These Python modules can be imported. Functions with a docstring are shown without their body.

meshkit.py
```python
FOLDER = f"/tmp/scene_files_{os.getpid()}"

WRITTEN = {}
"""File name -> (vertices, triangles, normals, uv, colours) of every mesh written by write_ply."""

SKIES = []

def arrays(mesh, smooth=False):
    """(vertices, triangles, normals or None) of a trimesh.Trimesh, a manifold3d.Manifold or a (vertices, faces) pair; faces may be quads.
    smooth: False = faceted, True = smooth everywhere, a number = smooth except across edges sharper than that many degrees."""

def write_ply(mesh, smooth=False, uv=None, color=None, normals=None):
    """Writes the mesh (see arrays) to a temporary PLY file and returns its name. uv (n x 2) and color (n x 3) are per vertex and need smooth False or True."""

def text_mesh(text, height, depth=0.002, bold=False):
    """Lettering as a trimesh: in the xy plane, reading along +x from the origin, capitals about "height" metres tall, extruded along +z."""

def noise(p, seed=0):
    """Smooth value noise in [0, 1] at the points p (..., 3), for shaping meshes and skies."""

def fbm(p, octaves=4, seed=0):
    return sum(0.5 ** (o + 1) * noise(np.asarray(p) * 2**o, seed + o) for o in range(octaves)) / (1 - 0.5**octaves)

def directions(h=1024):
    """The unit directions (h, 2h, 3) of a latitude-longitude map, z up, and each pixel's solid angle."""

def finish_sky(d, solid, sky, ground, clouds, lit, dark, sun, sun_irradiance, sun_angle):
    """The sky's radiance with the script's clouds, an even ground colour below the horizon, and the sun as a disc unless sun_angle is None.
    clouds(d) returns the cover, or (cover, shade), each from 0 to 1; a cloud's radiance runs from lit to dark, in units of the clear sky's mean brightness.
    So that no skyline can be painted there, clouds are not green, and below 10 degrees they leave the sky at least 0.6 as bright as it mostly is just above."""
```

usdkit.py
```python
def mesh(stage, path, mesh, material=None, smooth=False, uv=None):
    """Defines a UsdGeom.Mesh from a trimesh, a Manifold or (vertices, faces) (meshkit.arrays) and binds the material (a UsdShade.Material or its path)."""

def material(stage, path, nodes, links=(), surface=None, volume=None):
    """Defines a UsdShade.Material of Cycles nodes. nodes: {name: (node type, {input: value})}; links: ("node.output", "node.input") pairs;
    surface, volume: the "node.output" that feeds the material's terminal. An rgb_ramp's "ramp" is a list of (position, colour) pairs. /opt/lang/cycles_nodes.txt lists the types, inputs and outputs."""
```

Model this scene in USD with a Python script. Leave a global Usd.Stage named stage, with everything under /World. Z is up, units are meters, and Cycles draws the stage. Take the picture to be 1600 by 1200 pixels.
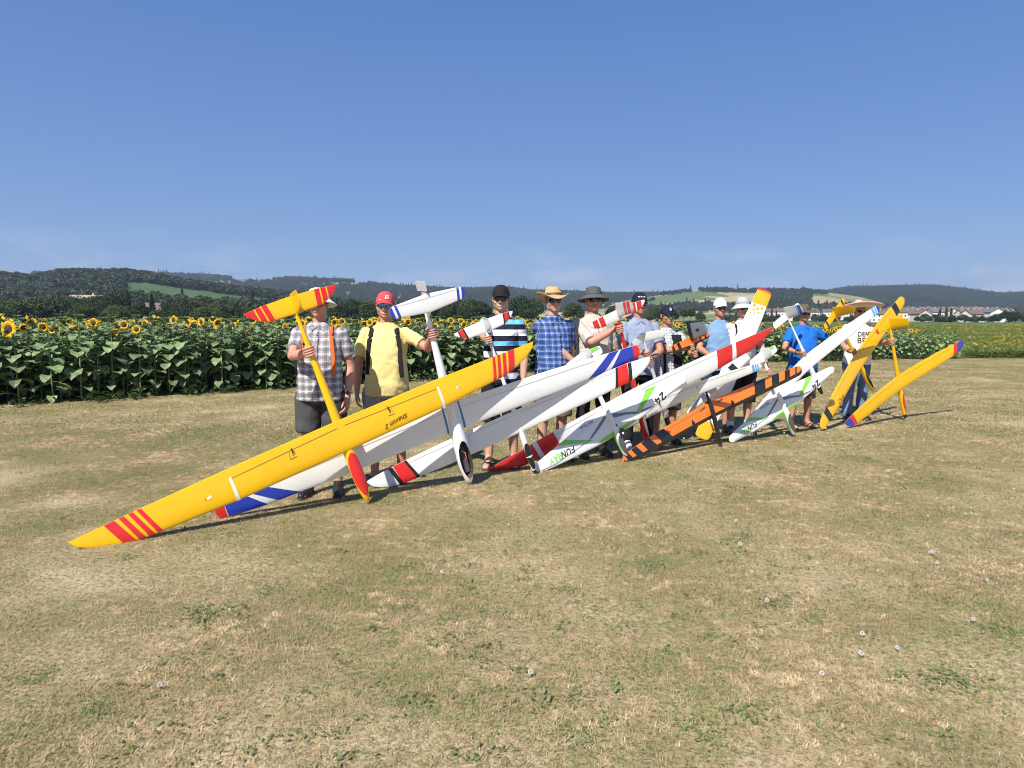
import math, random
import numpy as np
import trimesh
import manifold3d as m3
from manifold3d import Manifold
from shapely.geometry import Polygon, LineString
from shapely import affinity
from pxr import Usd, UsdGeom, UsdLux, UsdShade, Gf, Sdf, Vt
import usdkit, meshkit

stage = Usd.Stage.CreateInMemory()
UsdGeom.SetStageUpAxis(stage, 'Z')
UsdGeom.SetStageMetersPerUnit(stage, 1.0)
UsdGeom.Xform.Define(stage, '/World')
UsdGeom.Scope.Define(stage, '/World/Looks')
rng = np.random.default_rng(7)
random.seed(7)

# ------------------------------------------------------------------ camera, sky, sun, exposure
EYE, FOCAL, PITCH = 1.5, 1110.0, math.atan(100 / 1110.0)     # FOCAL in pixels of a 1600 wide picture
cam = UsdGeom.Camera.Define(stage, '/World/camera')
cam.CreateHorizontalApertureAttr(36.0)
cam.CreateVerticalApertureAttr(27.0)
cam.CreateFocalLengthAttr(36.0 * FOCAL / 1600.0)
cam.CreateClippingRangeAttr(Gf.Vec2f(0.05, 60000.0))
cam.AddTranslateOp().Set(Gf.Vec3d(0, 0, EYE))
cam.AddRotateXOp().Set(90.0 - math.degrees(PITCH))
cam.CreateExposureAttr(0.72)

SUN = np.array([-0.45, -0.85, 1.0]); SUN /= np.linalg.norm(SUN)
SUN_EL, SUN_ROT = math.asin(SUN[2]), math.atan2(SUN[0], SUN[1])
sun = UsdLux.DistantLight.Define(stage, '/World/sun')
sun.CreateNormalizeAttr(True)
sun.CreateIntensityAttr(1.2)
sun.CreateAngleAttr(0.5)
sun.CreateColorAttr(Gf.Vec3f(1.0, 0.95, 0.86))
_z = SUN; _x = np.cross([0, 0, 1.0], _z); _x /= np.linalg.norm(_x); _y = np.cross(_z, _x)
sun.AddTransformOp().Set(Gf.Matrix4d(*_x, 0, *_y, 0, *_z, 0, 0, 0, 60, 1))
dome = UsdLux.DomeLight.Define(stage, '/World/sky')
SKY = usdkit.material(stage, '/World/Looks/sky', {
    's': ('sky_texture', dict(sky_type='single_scattering', sun_disc=False, sun_elevation=SUN_EL, sun_rotation=SUN_ROT,
                              altitude=400.0, air_density=1.0, aerosol_density=0.25, ozone_density=2.0)),
    'tc': ('texture_coordinate', {}),
    'm': ('mapping', dict(scale=(9, 9, 26))),
    'n': ('noise_texture', dict(scale=1.0, detail=5.0, roughness=0.55)),
    'sx': ('separate_xyz', {}),
    'low': ('map_range', dict(from_min=0.115, from_max=0.03, to_min=0.0, to_max=1.0, clamp=True)),
    'dens': ('map_range', dict(from_min=0.52, from_max=0.74, to_min=0.0, to_max=0.34, clamp=True)),
    'mul': ('math', dict(math_type='multiply')),
    'hs': ('hsv', dict(saturation=1.2, value=0.95)),
    'up': ('map_range', dict(from_min=0.0, from_max=0.42, to_min=0.0, to_max=1.0, clamp=True)), 'even': ('mix_color', dict(a=(1.5, 2.55, 4.9), b=(0.64, 1.48, 4.05), use_clamp=False)), 'soft': ('mix_color', dict(fac=0.75, use_clamp=False)),
    'mix': ('mix_color', dict(b=(7.5, 7.6, 8.0), use_clamp=False)),
    'b': ('background_shader', dict(strength=0.085)),
}, [('tc.generated', 'm.vector'), ('m.vector', 'n.vector'), ('tc.generated', 'sx.vector'), ('sx.z', 'low.value'), ('n.fac', 'dens.value'),
    ('low.result', 'mul.value1'), ('dens.result', 'mul.value2'), ('mul.value', 'mix.fac'), ('s.color', 'hs.color'), ('sx.z', 'up.value'), ('up.result', 'even.fac'), ('hs.color', 'soft.a'), ('even.result', 'soft.b'), ('soft.result', 'mix.a'), ('mix.result', 'b.color')], surface='b.background')
UsdShade.MaterialBindingAPI.Apply(dome.GetPrim()).Bind(SKY)

HAZE_DENSITY = 0.00014

# ------------------------------------------------------------------ helpers
CP, SP = math.cos(PITCH), math.sin(PITCH)
def at(px, y):
    """x of the picture column px (0..1600, at the horizon) at y metres ahead."""
    return (px - 800) / FOCAL * y / CP
def high(py, y):
    """height of a far point seen at picture row py, y metres ahead."""
    b = (600 - py) / FOCAL
    return EYE + (-SP + b * CP) / (CP + b * SP) * y

_count = {}
def numbered(parent, name):
    k = (parent, name); n = _count.get(k, 0); _count[k] = n + 1
    return f'{parent}/{name}' + (f'_{n:03d}' if n else '')

def tag(prim, label=None, category=None, group=None, kind=None):
    for k, v in (('label', label), ('category', category), ('group', group), ('kind', kind)):
        if v: prim.SetCustomDataByKey(k, v)
    return prim

def obj(name, mesh, mat, parent='/World', smooth=False, **kw):
    path = numbered(str(parent), name)
    m = usdkit.mesh(stage, path, mesh, mat, smooth=smooth)
    tag(m.GetPrim(), **kw)
    return path

def thing(name, label, category, group=None, loc=(0, 0, 0), rz=0.0, matrix=None, scale=None):
    path = numbered('/World', name)
    x = UsdGeom.Xform.Define(stage, path)
    if matrix is not None: x.AddTransformOp().Set(matrix)
    else:
        x.AddTranslateOp().Set(Gf.Vec3d(*map(float, loc)))
        x.AddRotateZOp().Set(float(rz))
        s = 1.0 if scale is None else scale
        x.AddScaleOp().Set(Gf.Vec3f(*([s] * 3 if np.ndim(s) == 0 else s)))
    tag(x.GetPrim(), label, category, group)
    return path

def copy_of(src, name, label, category, group, loc, rz=0.0, scale=1.0):
    path = thing(name, label, category, group, loc, rz, scale=scale)
    p = stage.GetPrimAtPath(path)
    p.GetReferences().AddInternalReference(src)
    p.SetInstanceable(True)
    return path

def scatter(name, protos, pos, idx, scales, rots, label, category, kind='stuff'):
    """A PointInstancer. protos: list of lists of (name, mesh, material, smooth). rots: angle about z, or (n,4) quaternions w,x,y,z."""
    path = numbered('/World', name)
    pi = UsdGeom.PointInstancer.Define(stage, path)
    targets = []
    for k, parts in enumerate(protos):
        pp = f'{path}/prototype' + (f'_{k:03d}' if k else '')
        UsdGeom.Xform.Define(stage, pp)
        for n, me, ma, sm in parts:
            usdkit.mesh(stage, numbered(pp, n), me, ma, smooth=sm)
        targets.append(Sdf.Path(pp))
    pi.CreatePrototypesRel().SetTargets(targets)
    pos = np.asarray(pos, np.float32); n = len(pos)
    pi.CreatePositionsAttr(Vt.Vec3fArray.FromNumpy(pos))
    pi.CreateProtoIndicesAttr(Vt.IntArray.FromNumpy(np.asarray(idx, np.int32)))
    s = np.asarray(scales, np.float32)
    if s.ndim == 1: s = np.repeat(s[:, None], 3, 1)
    pi.CreateScalesAttr(Vt.Vec3fArray.FromNumpy(np.ascontiguousarray(s)))
    r = np.asarray(rots, float)
    if r.ndim == 1: r = np.stack([np.cos(r / 2), 0 * r, 0 * r, np.sin(r / 2)], 1)
    pi.CreateOrientationsAttr(Vt.QuathArray([Gf.Quath(float(a), float(b), float(c), float(d)) for a, b, c, d in r]))
    tag(pi.GetPrim(), label, category, None, kind)
    return path

def mat(name, color, rough=0.5, vary=0.0, scale=4.0, spec=0.5, coat=0.0, bump=0.0, bump_scale=60.0, translucent=0.0, metallic=0.0, rand=0.0, dark=None, island=False):
    """A principled material whose colour varies by object space noise (vary) and from object to object (rand)."""
    nodes = {'p': ('principled_bsdf', dict(base_color=color, roughness=rough, specular_ior_level=spec, coat_weight=coat, coat_roughness=0.08, metallic=metallic))}
    links = []; src = None
    if vary or dark is not None:
        d = dark if dark is not None else tuple(c * (1 - vary) for c in color)
        l = tuple(min(c * (1 + vary * 0.6), 0.95) for c in color)
        nodes['tc'] = ('texture_coordinate', {})
        nodes['n'] = ('noise_texture', dict(scale=scale, detail=4.0, roughness=0.6))
        nodes['r'] = ('rgb_ramp', dict(ramp=[(0.3, d), (0.7, l)]))
        links += [('tc.object', 'n.vector'), ('n.fac', 'r.fac')]; src = 'r.color'
    if rand:
        if island:
            nodes['oi'] = ('geometry', {}); o = 'oi.random_per_island'
        else:
            nodes['oi'] = ('object_info', {}); o = 'oi.random'
        nodes['mr'] = ('map_range', dict(to_min=1 - rand, to_max=1 + rand))
        nodes['h'] = ('hsv', dict(color=color))
        links += [(o, 'mr.value'), ('mr.result', 'h.value')]
        if src: links.append((src, 'h.color'))
        src = 'h.color'
    if src: links.append((src, 'p.base_color'))
    if bump:
        nodes['tb'] = ('texture_coordinate', {})
        nodes['nb'] = ('noise_texture', dict(scale=bump_scale, detail=3.0))
        nodes['b'] = ('bump', dict(strength=bump, distance=0.01))
        links += [('tb.object', 'nb.vector'), ('nb.fac', 'b.height'), ('b.normal', 'p.normal')]
    out = 'p.BSDF'
    if translucent:
        nodes['t'] = ('translucent_bsdf', dict(color=tuple(min(c * 1.3, 0.9) for c in color)))
        nodes['mx'] = ('mix_closure', dict(fac=translucent))
        links += [('p.BSDF', 'mx.closure1'), ('t.BSDF', 'mx.closure2')]
        if src: links.append((src, 't.color'))
        out = 'mx.closure'
    return usdkit.material(stage, f'/World/Looks/{name}', nodes, links, surface=out)

def stripes(name, base, bands, rough=0.8):
    """Woven cloth: bands = list of (axis, period, [(from, to, colour, strength)...]) in object space metres."""
    nodes = {'tc': ('texture_coordinate', {}), 'wob': ('noise_texture', dict(scale=6.0, detail=2.0)), 'ws': ('vector_math', dict(vector_math_type='scale', scale=0.02)),
             'add': ('vector_math', {}), 's': ('separate_xyz', {}), 'p': ('principled_bsdf', dict(roughness=rough, specular_ior_level=0.2)),
             'nb': ('noise_texture', dict(scale=9.0, detail=4.0)), 'b': ('bump', dict(strength=0.5, distance=0.03))}
    del nodes['ws'], nodes['add'], nodes['wob']
    links = [('tc.object', 's.vector'), ('tc.object', 'nb.vector'), ('nb.fac', 'b.height'), ('b.normal', 'p.normal')]
    nodes['c0'] = ('color', dict(value=base)); src = 'c0.color'
    i = 0
    for axis, period, rows in bands:
        nodes[f'd{i}'] = ('math', dict(math_type='divide', value2=period))
        nodes[f'f{i}'] = ('math', dict(math_type='fraction'))
        nodes[f'o{i}'] = ('math', dict(math_type='add', value2=20.0))
        links += [(f's.{axis}', f'd{i}.value1'), (f'd{i}.value', f'o{i}.value1'), (f'o{i}.value', f'f{i}.value1')]
        stops = [(0.0, (0, 0, 0))]
        for a, b, col, k in rows:
            nodes[f'g{i}'] = ('math', dict(math_type='greater_than', value2=a)); nodes[f'l{i}'] = ('math', dict(math_type='less_than', value2=b))
            nodes[f'm{i}'] = ('math', dict(math_type='multiply')); nodes[f'k{i}'] = ('math', dict(math_type='multiply', value2=k))
            nodes[f'x{i}'] = ('mix_color', dict(b=col))
            f = f'f{i}.value' if (a, b, col, k) == rows[0] else first
            first = f
            links += [(f, f'g{i}.value1'), (f, f'l{i}.value1'), (f'g{i}.value', f'm{i}.value1'), (f'l{i}.value', f'm{i}.value2'),
                      (f'm{i}.value', f'k{i}.value1'), (f'k{i}.value', f'x{i}.fac'), (src, f'x{i}.a')]
            src = f'x{i}.result'; i += 1
        i += 1
    links.append((src, 'p.base_color'))
    return usdkit.material(stage, f'/World/Looks/{name}', nodes, links, surface='p.BSDF')

def cat(*ms):
    return trimesh.util.concatenate([m for m in ms if m is not None])

def box(sx, sy, sz, at=(0, 0, 0)):
    m = trimesh.creation.box([sx, sy, sz]); m.apply_translation(at); return m

def tube(points, radii, sides=8, squash=None, caps=True):
    """A tube along points with a radius each; squash = (along first normal, along second)."""
    p = np.asarray(points, float); n = len(p)
    r = np.broadcast_to(np.asarray(radii, float), (n,))
    t = np.gradient(p, axis=0); t /= np.linalg.norm(t, axis=1, keepdims=True) + 1e-12
    ref = np.where(np.abs(t[:, 2:3]) < 0.9, [[0, 0, 1.0]], [[0, 1.0, 0]])
    a = np.cross(t, ref); a /= np.linalg.norm(a, axis=1, keepdims=True) + 1e-12
    b = np.cross(t, a)
    ang = np.arange(sides) * 2 * np.pi / sides
    sa, sb = squash or (1, 1)
    v = p[:, None] + r[:, None, None] * (sa * np.cos(ang)[None, :, None] * a[:, None] + sb * np.sin(ang)[None, :, None] * b[:, None])
    i, j = np.meshgrid(np.arange(n - 1), np.arange(sides), indexing='ij'); k = (j + 1) % sides
    q = np.stack([i * sides + j, i * sides + k, (i + 1) * sides + k, (i + 1) * sides + j], -1).reshape(-1, 4)
    f = np.vstack([q[:, [0, 1, 2]], q[:, [0, 2, 3]]])
    if caps:
        j = np.arange(1, sides - 1)
        f = np.vstack([f, np.stack([0 * j, j + 1, j], 1), (n - 1) * sides + np.stack([0 * j, j, j + 1], 1)])
    m = trimesh.Trimesh(v.reshape(-1, 3), f, process=False)
    return m

def loft(rings, closed_caps=True):
    """rings: (n, m, 3)."""
    r = np.asarray(rings, float); n, m = r.shape[:2]
    i, j = np.meshgrid(np.arange(n - 1), np.arange(m), indexing='ij'); k = (j + 1) % m
    q = np.stack([i * m + j, i * m + k, (i + 1) * m + k, (i + 1) * m + j], -1).reshape(-1, 4)
    v = r.reshape(-1, 3); f = np.vstack([q[:, [0, 1, 2]], q[:, [0, 2, 3]]])
    if closed_caps:
        v = np.vstack([v, r[0].mean(0), r[-1].mean(0)]); j = np.arange(m); k = (j + 1) % m
        f = np.vstack([f, np.stack([0 * j + n * m, k, j], 1), np.stack([0 * j + n * m + 1, (n - 1) * m + j, (n - 1) * m + k], 1)])
    t = trimesh.Trimesh(v, f, process=False)
    if t.volume < 0: t.invert()
    return t

def to_man(t):
    return Manifold(m3.Mesh(np.asarray(t.vertices, np.float32), np.asarray(t.faces, np.uint32)))

def to_tri(m):
    k = m.to_mesh(); return trimesh.Trimesh(k.vert_properties[:, :3], k.tri_verts, process=True)

def ball(p, r, segs=12):
    s = Manifold.sphere(1.0, segs)
    r = (r, r, r) if np.ndim(r) == 0 else r
    return s.scale(tuple(map(float, r))).translate(tuple(map(float, p)))

def bone(*pr, segs=12):
    """Hull of balls (point, radius)."""
    return Manifold.batch_hull([ball(p, r, segs) for p, r in pr])

def melt(parts, length, rounds=8):
    m = Manifold.batch_boolean(parts, m3.OpType.Add).refine_to_length(length)
    t = to_tri(m)
    trimesh.smoothing.filter_taubin(t, lamb=0.5, nu=0.52, iterations=rounds)
    return t

# ------------------------------------------------------------------ terrain
def world_mat(name, stops, scale, detail=6.0, rough=0.9, second=None, bump=0.0):
    """Ground: colours by world space noise; second = (scale, stops) multiplies a finer layer in."""
    nodes = {'g': ('geometry', {}), 'n': ('noise_texture', dict(scale=scale, detail=detail, roughness=0.62)), 'r': ('rgb_ramp', dict(ramp=stops)),
             'p': ('principled_bsdf', dict(roughness=rough, specular_ior_level=0.15))}
    links = [('g.position', 'n.vector'), ('n.fac', 'r.fac')]; src = 'r.color'
    if second:
        nodes['n2'] = ('noise_texture', dict(scale=second[0], detail=4.0, roughness=0.7)); nodes['r2'] = ('rgb_ramp', dict(ramp=second[1]))
        nodes['m'] = ('mix_color', dict(blend_type='multiply', fac=1.0))
        links += [('g.position', 'n2.vector'), ('n2.fac', 'r2.fac'), (src, 'm.a'), ('r2.color', 'm.b')]; src = 'm.result'
    links.append((src, 'p.base_color'))
    if bump:
        nodes['nb'] = ('noise_texture', dict(scale=38.0, detail=5.0, roughness=0.75)); nodes['b'] = ('bump', dict(strength=bump, distance=0.03))
        links += [('g.position', 'nb.vector'), ('nb.fac', 'b.height'), ('b.normal', 'p.normal')]
    return usdkit.material(stage, f'/World/Looks/{name}', nodes, links, surface='p.BSDF')

LAWN = world_mat('dry_lawn', [(0.32, (0.31, 0.265, 0.13)), (0.46, (0.44, 0.35, 0.19)), (0.62, (0.58, 0.46, 0.28)), (0.75, (0.64, 0.51, 0.32))], 1.6, 7.0,
                 second=(34.0, [(0.34, (0.32, 0.31, 0.27)), (0.50, (0.9, 0.9, 0.88)), (0.7, (1.12, 1.12, 1.10))]), bump=0.8)
FARM = world_mat('farmland', [(0.35, (0.06, 0.10, 0.03)), (0.6, (0.11, 0.15, 0.05))], 0.02)

def polar_sheet(radii, n=128, z=0.0):
    a = np.linspace(0, 2 * np.pi, n, endpoint=False)
    v = np.array([[0, 0, z]] + [[r * math.cos(t), r * math.sin(t), z] for r in radii for t in a])
    f = [[0, 1 + j, 1 + (j + 1) % n] for j in range(n)]
    for i in range(len(radii) - 1):
        for j in range(n):
            k = (j + 1) % n; b = 1 + i * n; c = b + n
            f += [[b + j, c + j, c + k], [b + j, c + k, b + k]]
    return trimesh.Trimesh(v, f, process=False)
obj('ground', polar_sheet([2, 5, 10, 20, 40, 80, 200, 600, 2000, 6000]), LAWN, kind='structure')

EDGE = np.array([(-60, -25), (-40, -10), (-20, 3.6), (-8.9, 12.3), (-5.0, 15.5), (-2.26, 17.9), (5.4, 24.0), (10.0, 25.6), (14.8, 27.3), (17.3, 27.6)], float)   # front edge of the sunflowers
far_edge = EDGE[::-1]
_poly = Polygon(list(map(tuple, EDGE + [-0.3, 0.6])) + [(17.6, 28.0), (90, 30), (400, 200), (900, 3000), (-900, 3000), (-900, -25)])
_v, _f = trimesh.creation.triangulate_polygon(_poly, engine='earcut')
obj('farmland', trimesh.Trimesh(np.c_[_v, np.full(len(_v), 0.02)], _f, process=False), FARM, kind='structure')

class Ridge:
    def __init__(s, crest, foot, top, back, rough, tree=0.0, seed=0):
        s.px, s.py = np.array(crest, float).T; s.foot, s.top, s.back, s.rough, s.tree, s.seed = foot, top, back, rough, tree, seed
    def z(s, px, y):
        px = np.asarray(px, float); y = np.asarray(y, float)
        c = high(np.interp(px, s.px, s.py), s.top) - s.tree
        t = np.clip((y - s.foot) / (s.top - s.foot), 0, 1); up = t * t * (3 - 2 * t) * 0.55 + t * 0.45
        d = np.clip((y - s.top) / (s.back - s.top), 0, 1)
        n = meshkit.fbm(np.stack([at(px, y) / 220.0, y / 220.0, 0 * y + s.seed], -1), 4, s.seed) - 0.5
        return c * up * (1 - 0.8 * d * d) + s.rough * n * np.clip(t * 3, 0, 1) * (1 - np.clip((t - 0.75) * 4, 0, 1) * 0.8) - 0.4
    def sheet(s, px0, px1, n=160, m=34):
        P, Y = np.meshgrid(np.linspace(px0, px1, n), np.r_[np.linspace(s.foot, s.top, m - 8), np.linspace(s.top, s.back, 9)[1:]], indexing='ij')
        v = np.stack([at(P, Y), Y, s.z(P, Y)], -1); n, m = P.shape
        i, j = np.meshgrid(np.arange(n - 1), np.arange(m - 1), indexing='ij'); a = i * m + j
        f = np.concatenate([np.stack([a, a + m, a + m + 1], -1).reshape(-1, 3), np.stack([a, a + m + 1, a + 1], -1).reshape(-1, 3)])
        return trimesh.Trimesh(v.reshape(-1, 3), f, process=False)

def field_mat(name, cols, scale):
    nodes = {'g': ('geometry', {}), 'mp': ('mapping', dict(scale=(1.0, 0.45, 0.0))), 'v': ('voronoi_texture', dict(scale=scale)), 'sep': ('separate_color', {}), 'r': ('rgb_ramp', dict(ramp=cols, interpolate=False)),
             'n': ('noise_texture', dict(scale=0.05, detail=4.0)), 'r2': ('rgb_ramp', dict(ramp=[(0.3, (0.75, 0.75, 0.75)), (0.7, (1.1, 1.1, 1.1))])), 'm': ('mix_color', dict(blend_type='multiply', fac=1.0)),
             'p': ('principled_bsdf', dict(roughness=0.95, specular_ior_level=0.1))}
    return usdkit.material(stage, f'/World/Looks/{name}', nodes, [('g.position', 'mp.vector'), ('mp.vector', 'v.vector'), ('v.color', 'sep.color'), ('sep.r', 'r.fac'), ('g.position', 'n.vector'), ('n.fac', 'r2.fac'),
                           ('r.color', 'm.a'), ('r2.color', 'm.b'), ('m.result', 'p.base_color')], surface='p.BSDF')
PATCH = field_mat('patchwork_fields', [(0.0, (0.36, 0.30, 0.16)), (0.22, (0.17, 0.20, 0.08)), (0.42, (0.42, 0.35, 0.20)), (0.55, (0.12, 0.16, 0.06)), (0.75, (0.27, 0.26, 0.12)), (0.9, (0.09, 0.13, 0.05))], 0.008)
WOODFLOOR = mat('woodland_floor', (0.045, 0.06, 0.025), 0.95)
MEADOW = world_mat('meadow', [(0.35, (0.045, 0.085, 0.03)), (0.65, (0.075, 0.125, 0.045))], 0.02, second=(0.4, [(0.3, (0.8, 0.8, 0.8)), (0.7, (1.1, 1.1, 1.1))]))

RA = Ridge([(-1500, 430), (-300, 418), (0, 424), (60, 430), (105, 421), (200, 420), (245, 426), (300, 437), (345, 443), (420, 452), (500, 461), (620, 480), (760, 492), (900, 499)], 380, 950, 1500, 10, 9, 1)
RB = Ridge([(-1500, 412), (-300, 413), (0, 416), (60, 424), (100, 428), (200, 424), (340, 430), (420, 436), (470, 433), (560, 437), (600, 444), (650, 447), (720, 450), (790, 449), (830, 454), (960, 458), (1150, 456), (1500, 458)], 1200, 2600, 3400, 20, 8, 2)
RC = Ridge([(700, 500), (900, 480), (980, 467), (1030, 459), (1090, 452), (1180, 452), (1240, 452), (1290, 455), (1340, 462), (1420, 480), (1600, 500)], 900, 2000, 2500, 14, 3, 3)
RD = Ridge([(1050, 500), (1150, 485), (1200, 474), (1270, 459), (1300, 452), (1330, 448), (1400, 446), (1450, 446.5), (1500, 451), (1560, 458), (1620, 457), (1800, 462), (2100, 470), (3000, 460)], 1300, 2900, 3700, 30, 10, 4)
RE = Ridge([(1050, 500), (1150, 497), (1300, 494), (1400, 489), (1500, 488), (1600, 493), (1750, 497), (2200, 499)], 420, 1150, 1290, 4, 0, 5)
obj('hill', RA.sheet(-1500, 900), WOODFLOOR, smooth=True, kind='structure')
obj('hill', RB.sheet(-1500, 1500, 260), PATCH, smooth=True, kind='structure')
obj('hill', RC.sheet(700, 1600), PATCH, smooth=True, kind='structure')
obj('hill', RD.sheet(1050, 3000), WOODFLOOR, smooth=True, kind='structure')
obj('hill', RE.sheet(1050, 2200), MEADOW, smooth=True, kind='structure')
_P, _Y = np.meshgrid(np.linspace(203, 430, 40), np.linspace(560, 770, 16), indexing='ij')
_v = np.stack([at(_P, _Y), _Y, RA.z(_P, _Y) + 0.6], -1).reshape(-1, 3); _i, _j = np.meshgrid(np.arange(39), np.arange(15), indexing='ij'); _a = (_i * 16 + _j).ravel()
obj('meadow', trimesh.Trimesh(_v, np.vstack([np.stack([_a, _a + 16, _a + 17], 1), np.stack([_a, _a + 17, _a + 1], 1)]), process=False), MEADOW, smooth=True, kind='structure')

# ------------------------------------------------------------------ the air
HAZE = usdkit.material(stage, '/World/Looks/haze', {'v': ('principled_volume', dict(color=(0.72, 0.82, 1.0), density=HAZE_DENSITY, anisotropy=0.3))}, [], volume='v.volume')
obj('haze', box(9000, 9000, 232, (0, 0, 114.0)), HAZE, kind='stuff', label='thin summer haze over the whole valley', category='haze')

# ------------------------------------------------------------------ trees
def leaf_mat(name, c, rand=0.35, tr=0.25, rough=0.6):
    return mat(name, c, rough, spec=0.25, translucent=tr, rand=rand, island=True)
BARK = mat('bark', (0.10, 0.075, 0.05), 0.9, vary=0.4, scale=3)
CROWN = [leaf_mat('crown_dark', (0.050, 0.080, 0.028)), leaf_mat('crown_mid', (0.075, 0.115, 0.036)), leaf_mat('crown_olive', (0.115, 0.150, 0.058)), leaf_mat('crown_conifer', (0.032, 0.055, 0.026))]

def leaves_on(centres, normals, size, r, flat=0.55):
    """Leaf sized quads bent along the middle, turned about their centres."""
    n = len(centres)
    t = r.normal(size=(n, 3)); nn = normals * flat + r.normal(size=(n, 3)) * (1 - flat); nn /= np.linalg.norm(nn, axis=1, keepdims=True)
    a = np.cross(nn, t); a /= np.linalg.norm(a, axis=1, keepdims=True); b = np.cross(nn, a)
    s = (size * r.uniform(0.6, 1.4, n))[:, None]
    q = np.stack([centres - a * s, centres + b * s * 0.62, centres + a * s, centres - b * s * 0.62], 1)
    f = np.arange(n * 4).reshape(n, 4)
    return trimesh.Trimesh(q.reshape(-1, 3), np.vstack([f[:, [0, 1, 2]], f[:, [0, 2, 3]]]), process=False)

def broad_crown(r, H, W, n_clump, per, leaf, base=0.22):
    """Clumps of leaves spread through an uneven crown of height H and width W."""
    C, N = [], []
    for k in range(n_clump):
        u = r.normal(size=3); u /= np.linalg.norm(u); u[2] = abs(u[2]) * 1.1 - 0.45
        rad = r.uniform(0.45, 1.0) ** 0.6
        c = np.array([u[0] * W * 0.5 * rad * 0.8, u[1] * W * 0.5 * rad * 0.8, H * (base + (1 - base) * (0.45 + 0.42 * u[2] * rad))])
        cr = W * r.uniform(0.13, 0.24)
        d = r.normal(size=(per, 3)); d /= np.linalg.norm(d, axis=1, keepdims=True)
        C.append(c + d * cr * np.array([1, 1, 0.78]) * r.uniform(0.62, 1.05, (per, 1))); N.append(d)
    return leaves_on(np.vstack(C), np.vstack(N), leaf, r)

def conifer_crown(r, H, W, n, leaf):
    t = r.uniform(0, 1, n) ** 1.4; a = r.uniform(0, 2 * np.pi, n)
    tier = 0.72 + 0.28 * np.cos(t * 2 * np.pi * 11)
    rad = W * 0.5 * (1 - t) ** 0.85 * tier * r.uniform(0.35, 1.0, n) ** 0.4 + 0.05
    c = np.stack([rad * np.cos(a), rad * np.sin(a), H * (0.08 + 0.92 * t) - rad * 0.25], 1)
    return leaves_on(c, np.stack([np.cos(a), np.sin(a), 0.4 + 0 * a], 1), leaf, r)

def trunk(r, H, rad, limbs=5):
    ms = [tube([(0, 0, -0.3), (0.02 * H * r.normal(), 0.02 * H * r.normal(), H * 0.4), (0, 0, H * 0.8)], [rad * 1.2, rad * 0.8, rad * 0.2], 7)]
    for k in range(limbs):
        a = r.uniform(0, 6.28); z = H * r.uniform(0.25, 0.55); L = H * r.uniform(0.2, 0.32)
        ms.append(tube([(0, 0, z), (L * 0.5 * math.cos(a), L * 0.5 * math.sin(a), z + L * 0.5), (L * math.cos(a), L * math.sin(a), z + L * 0.8)], [rad * 0.5, rad * 0.3, rad * 0.1], 5))
    return cat(*ms)

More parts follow.
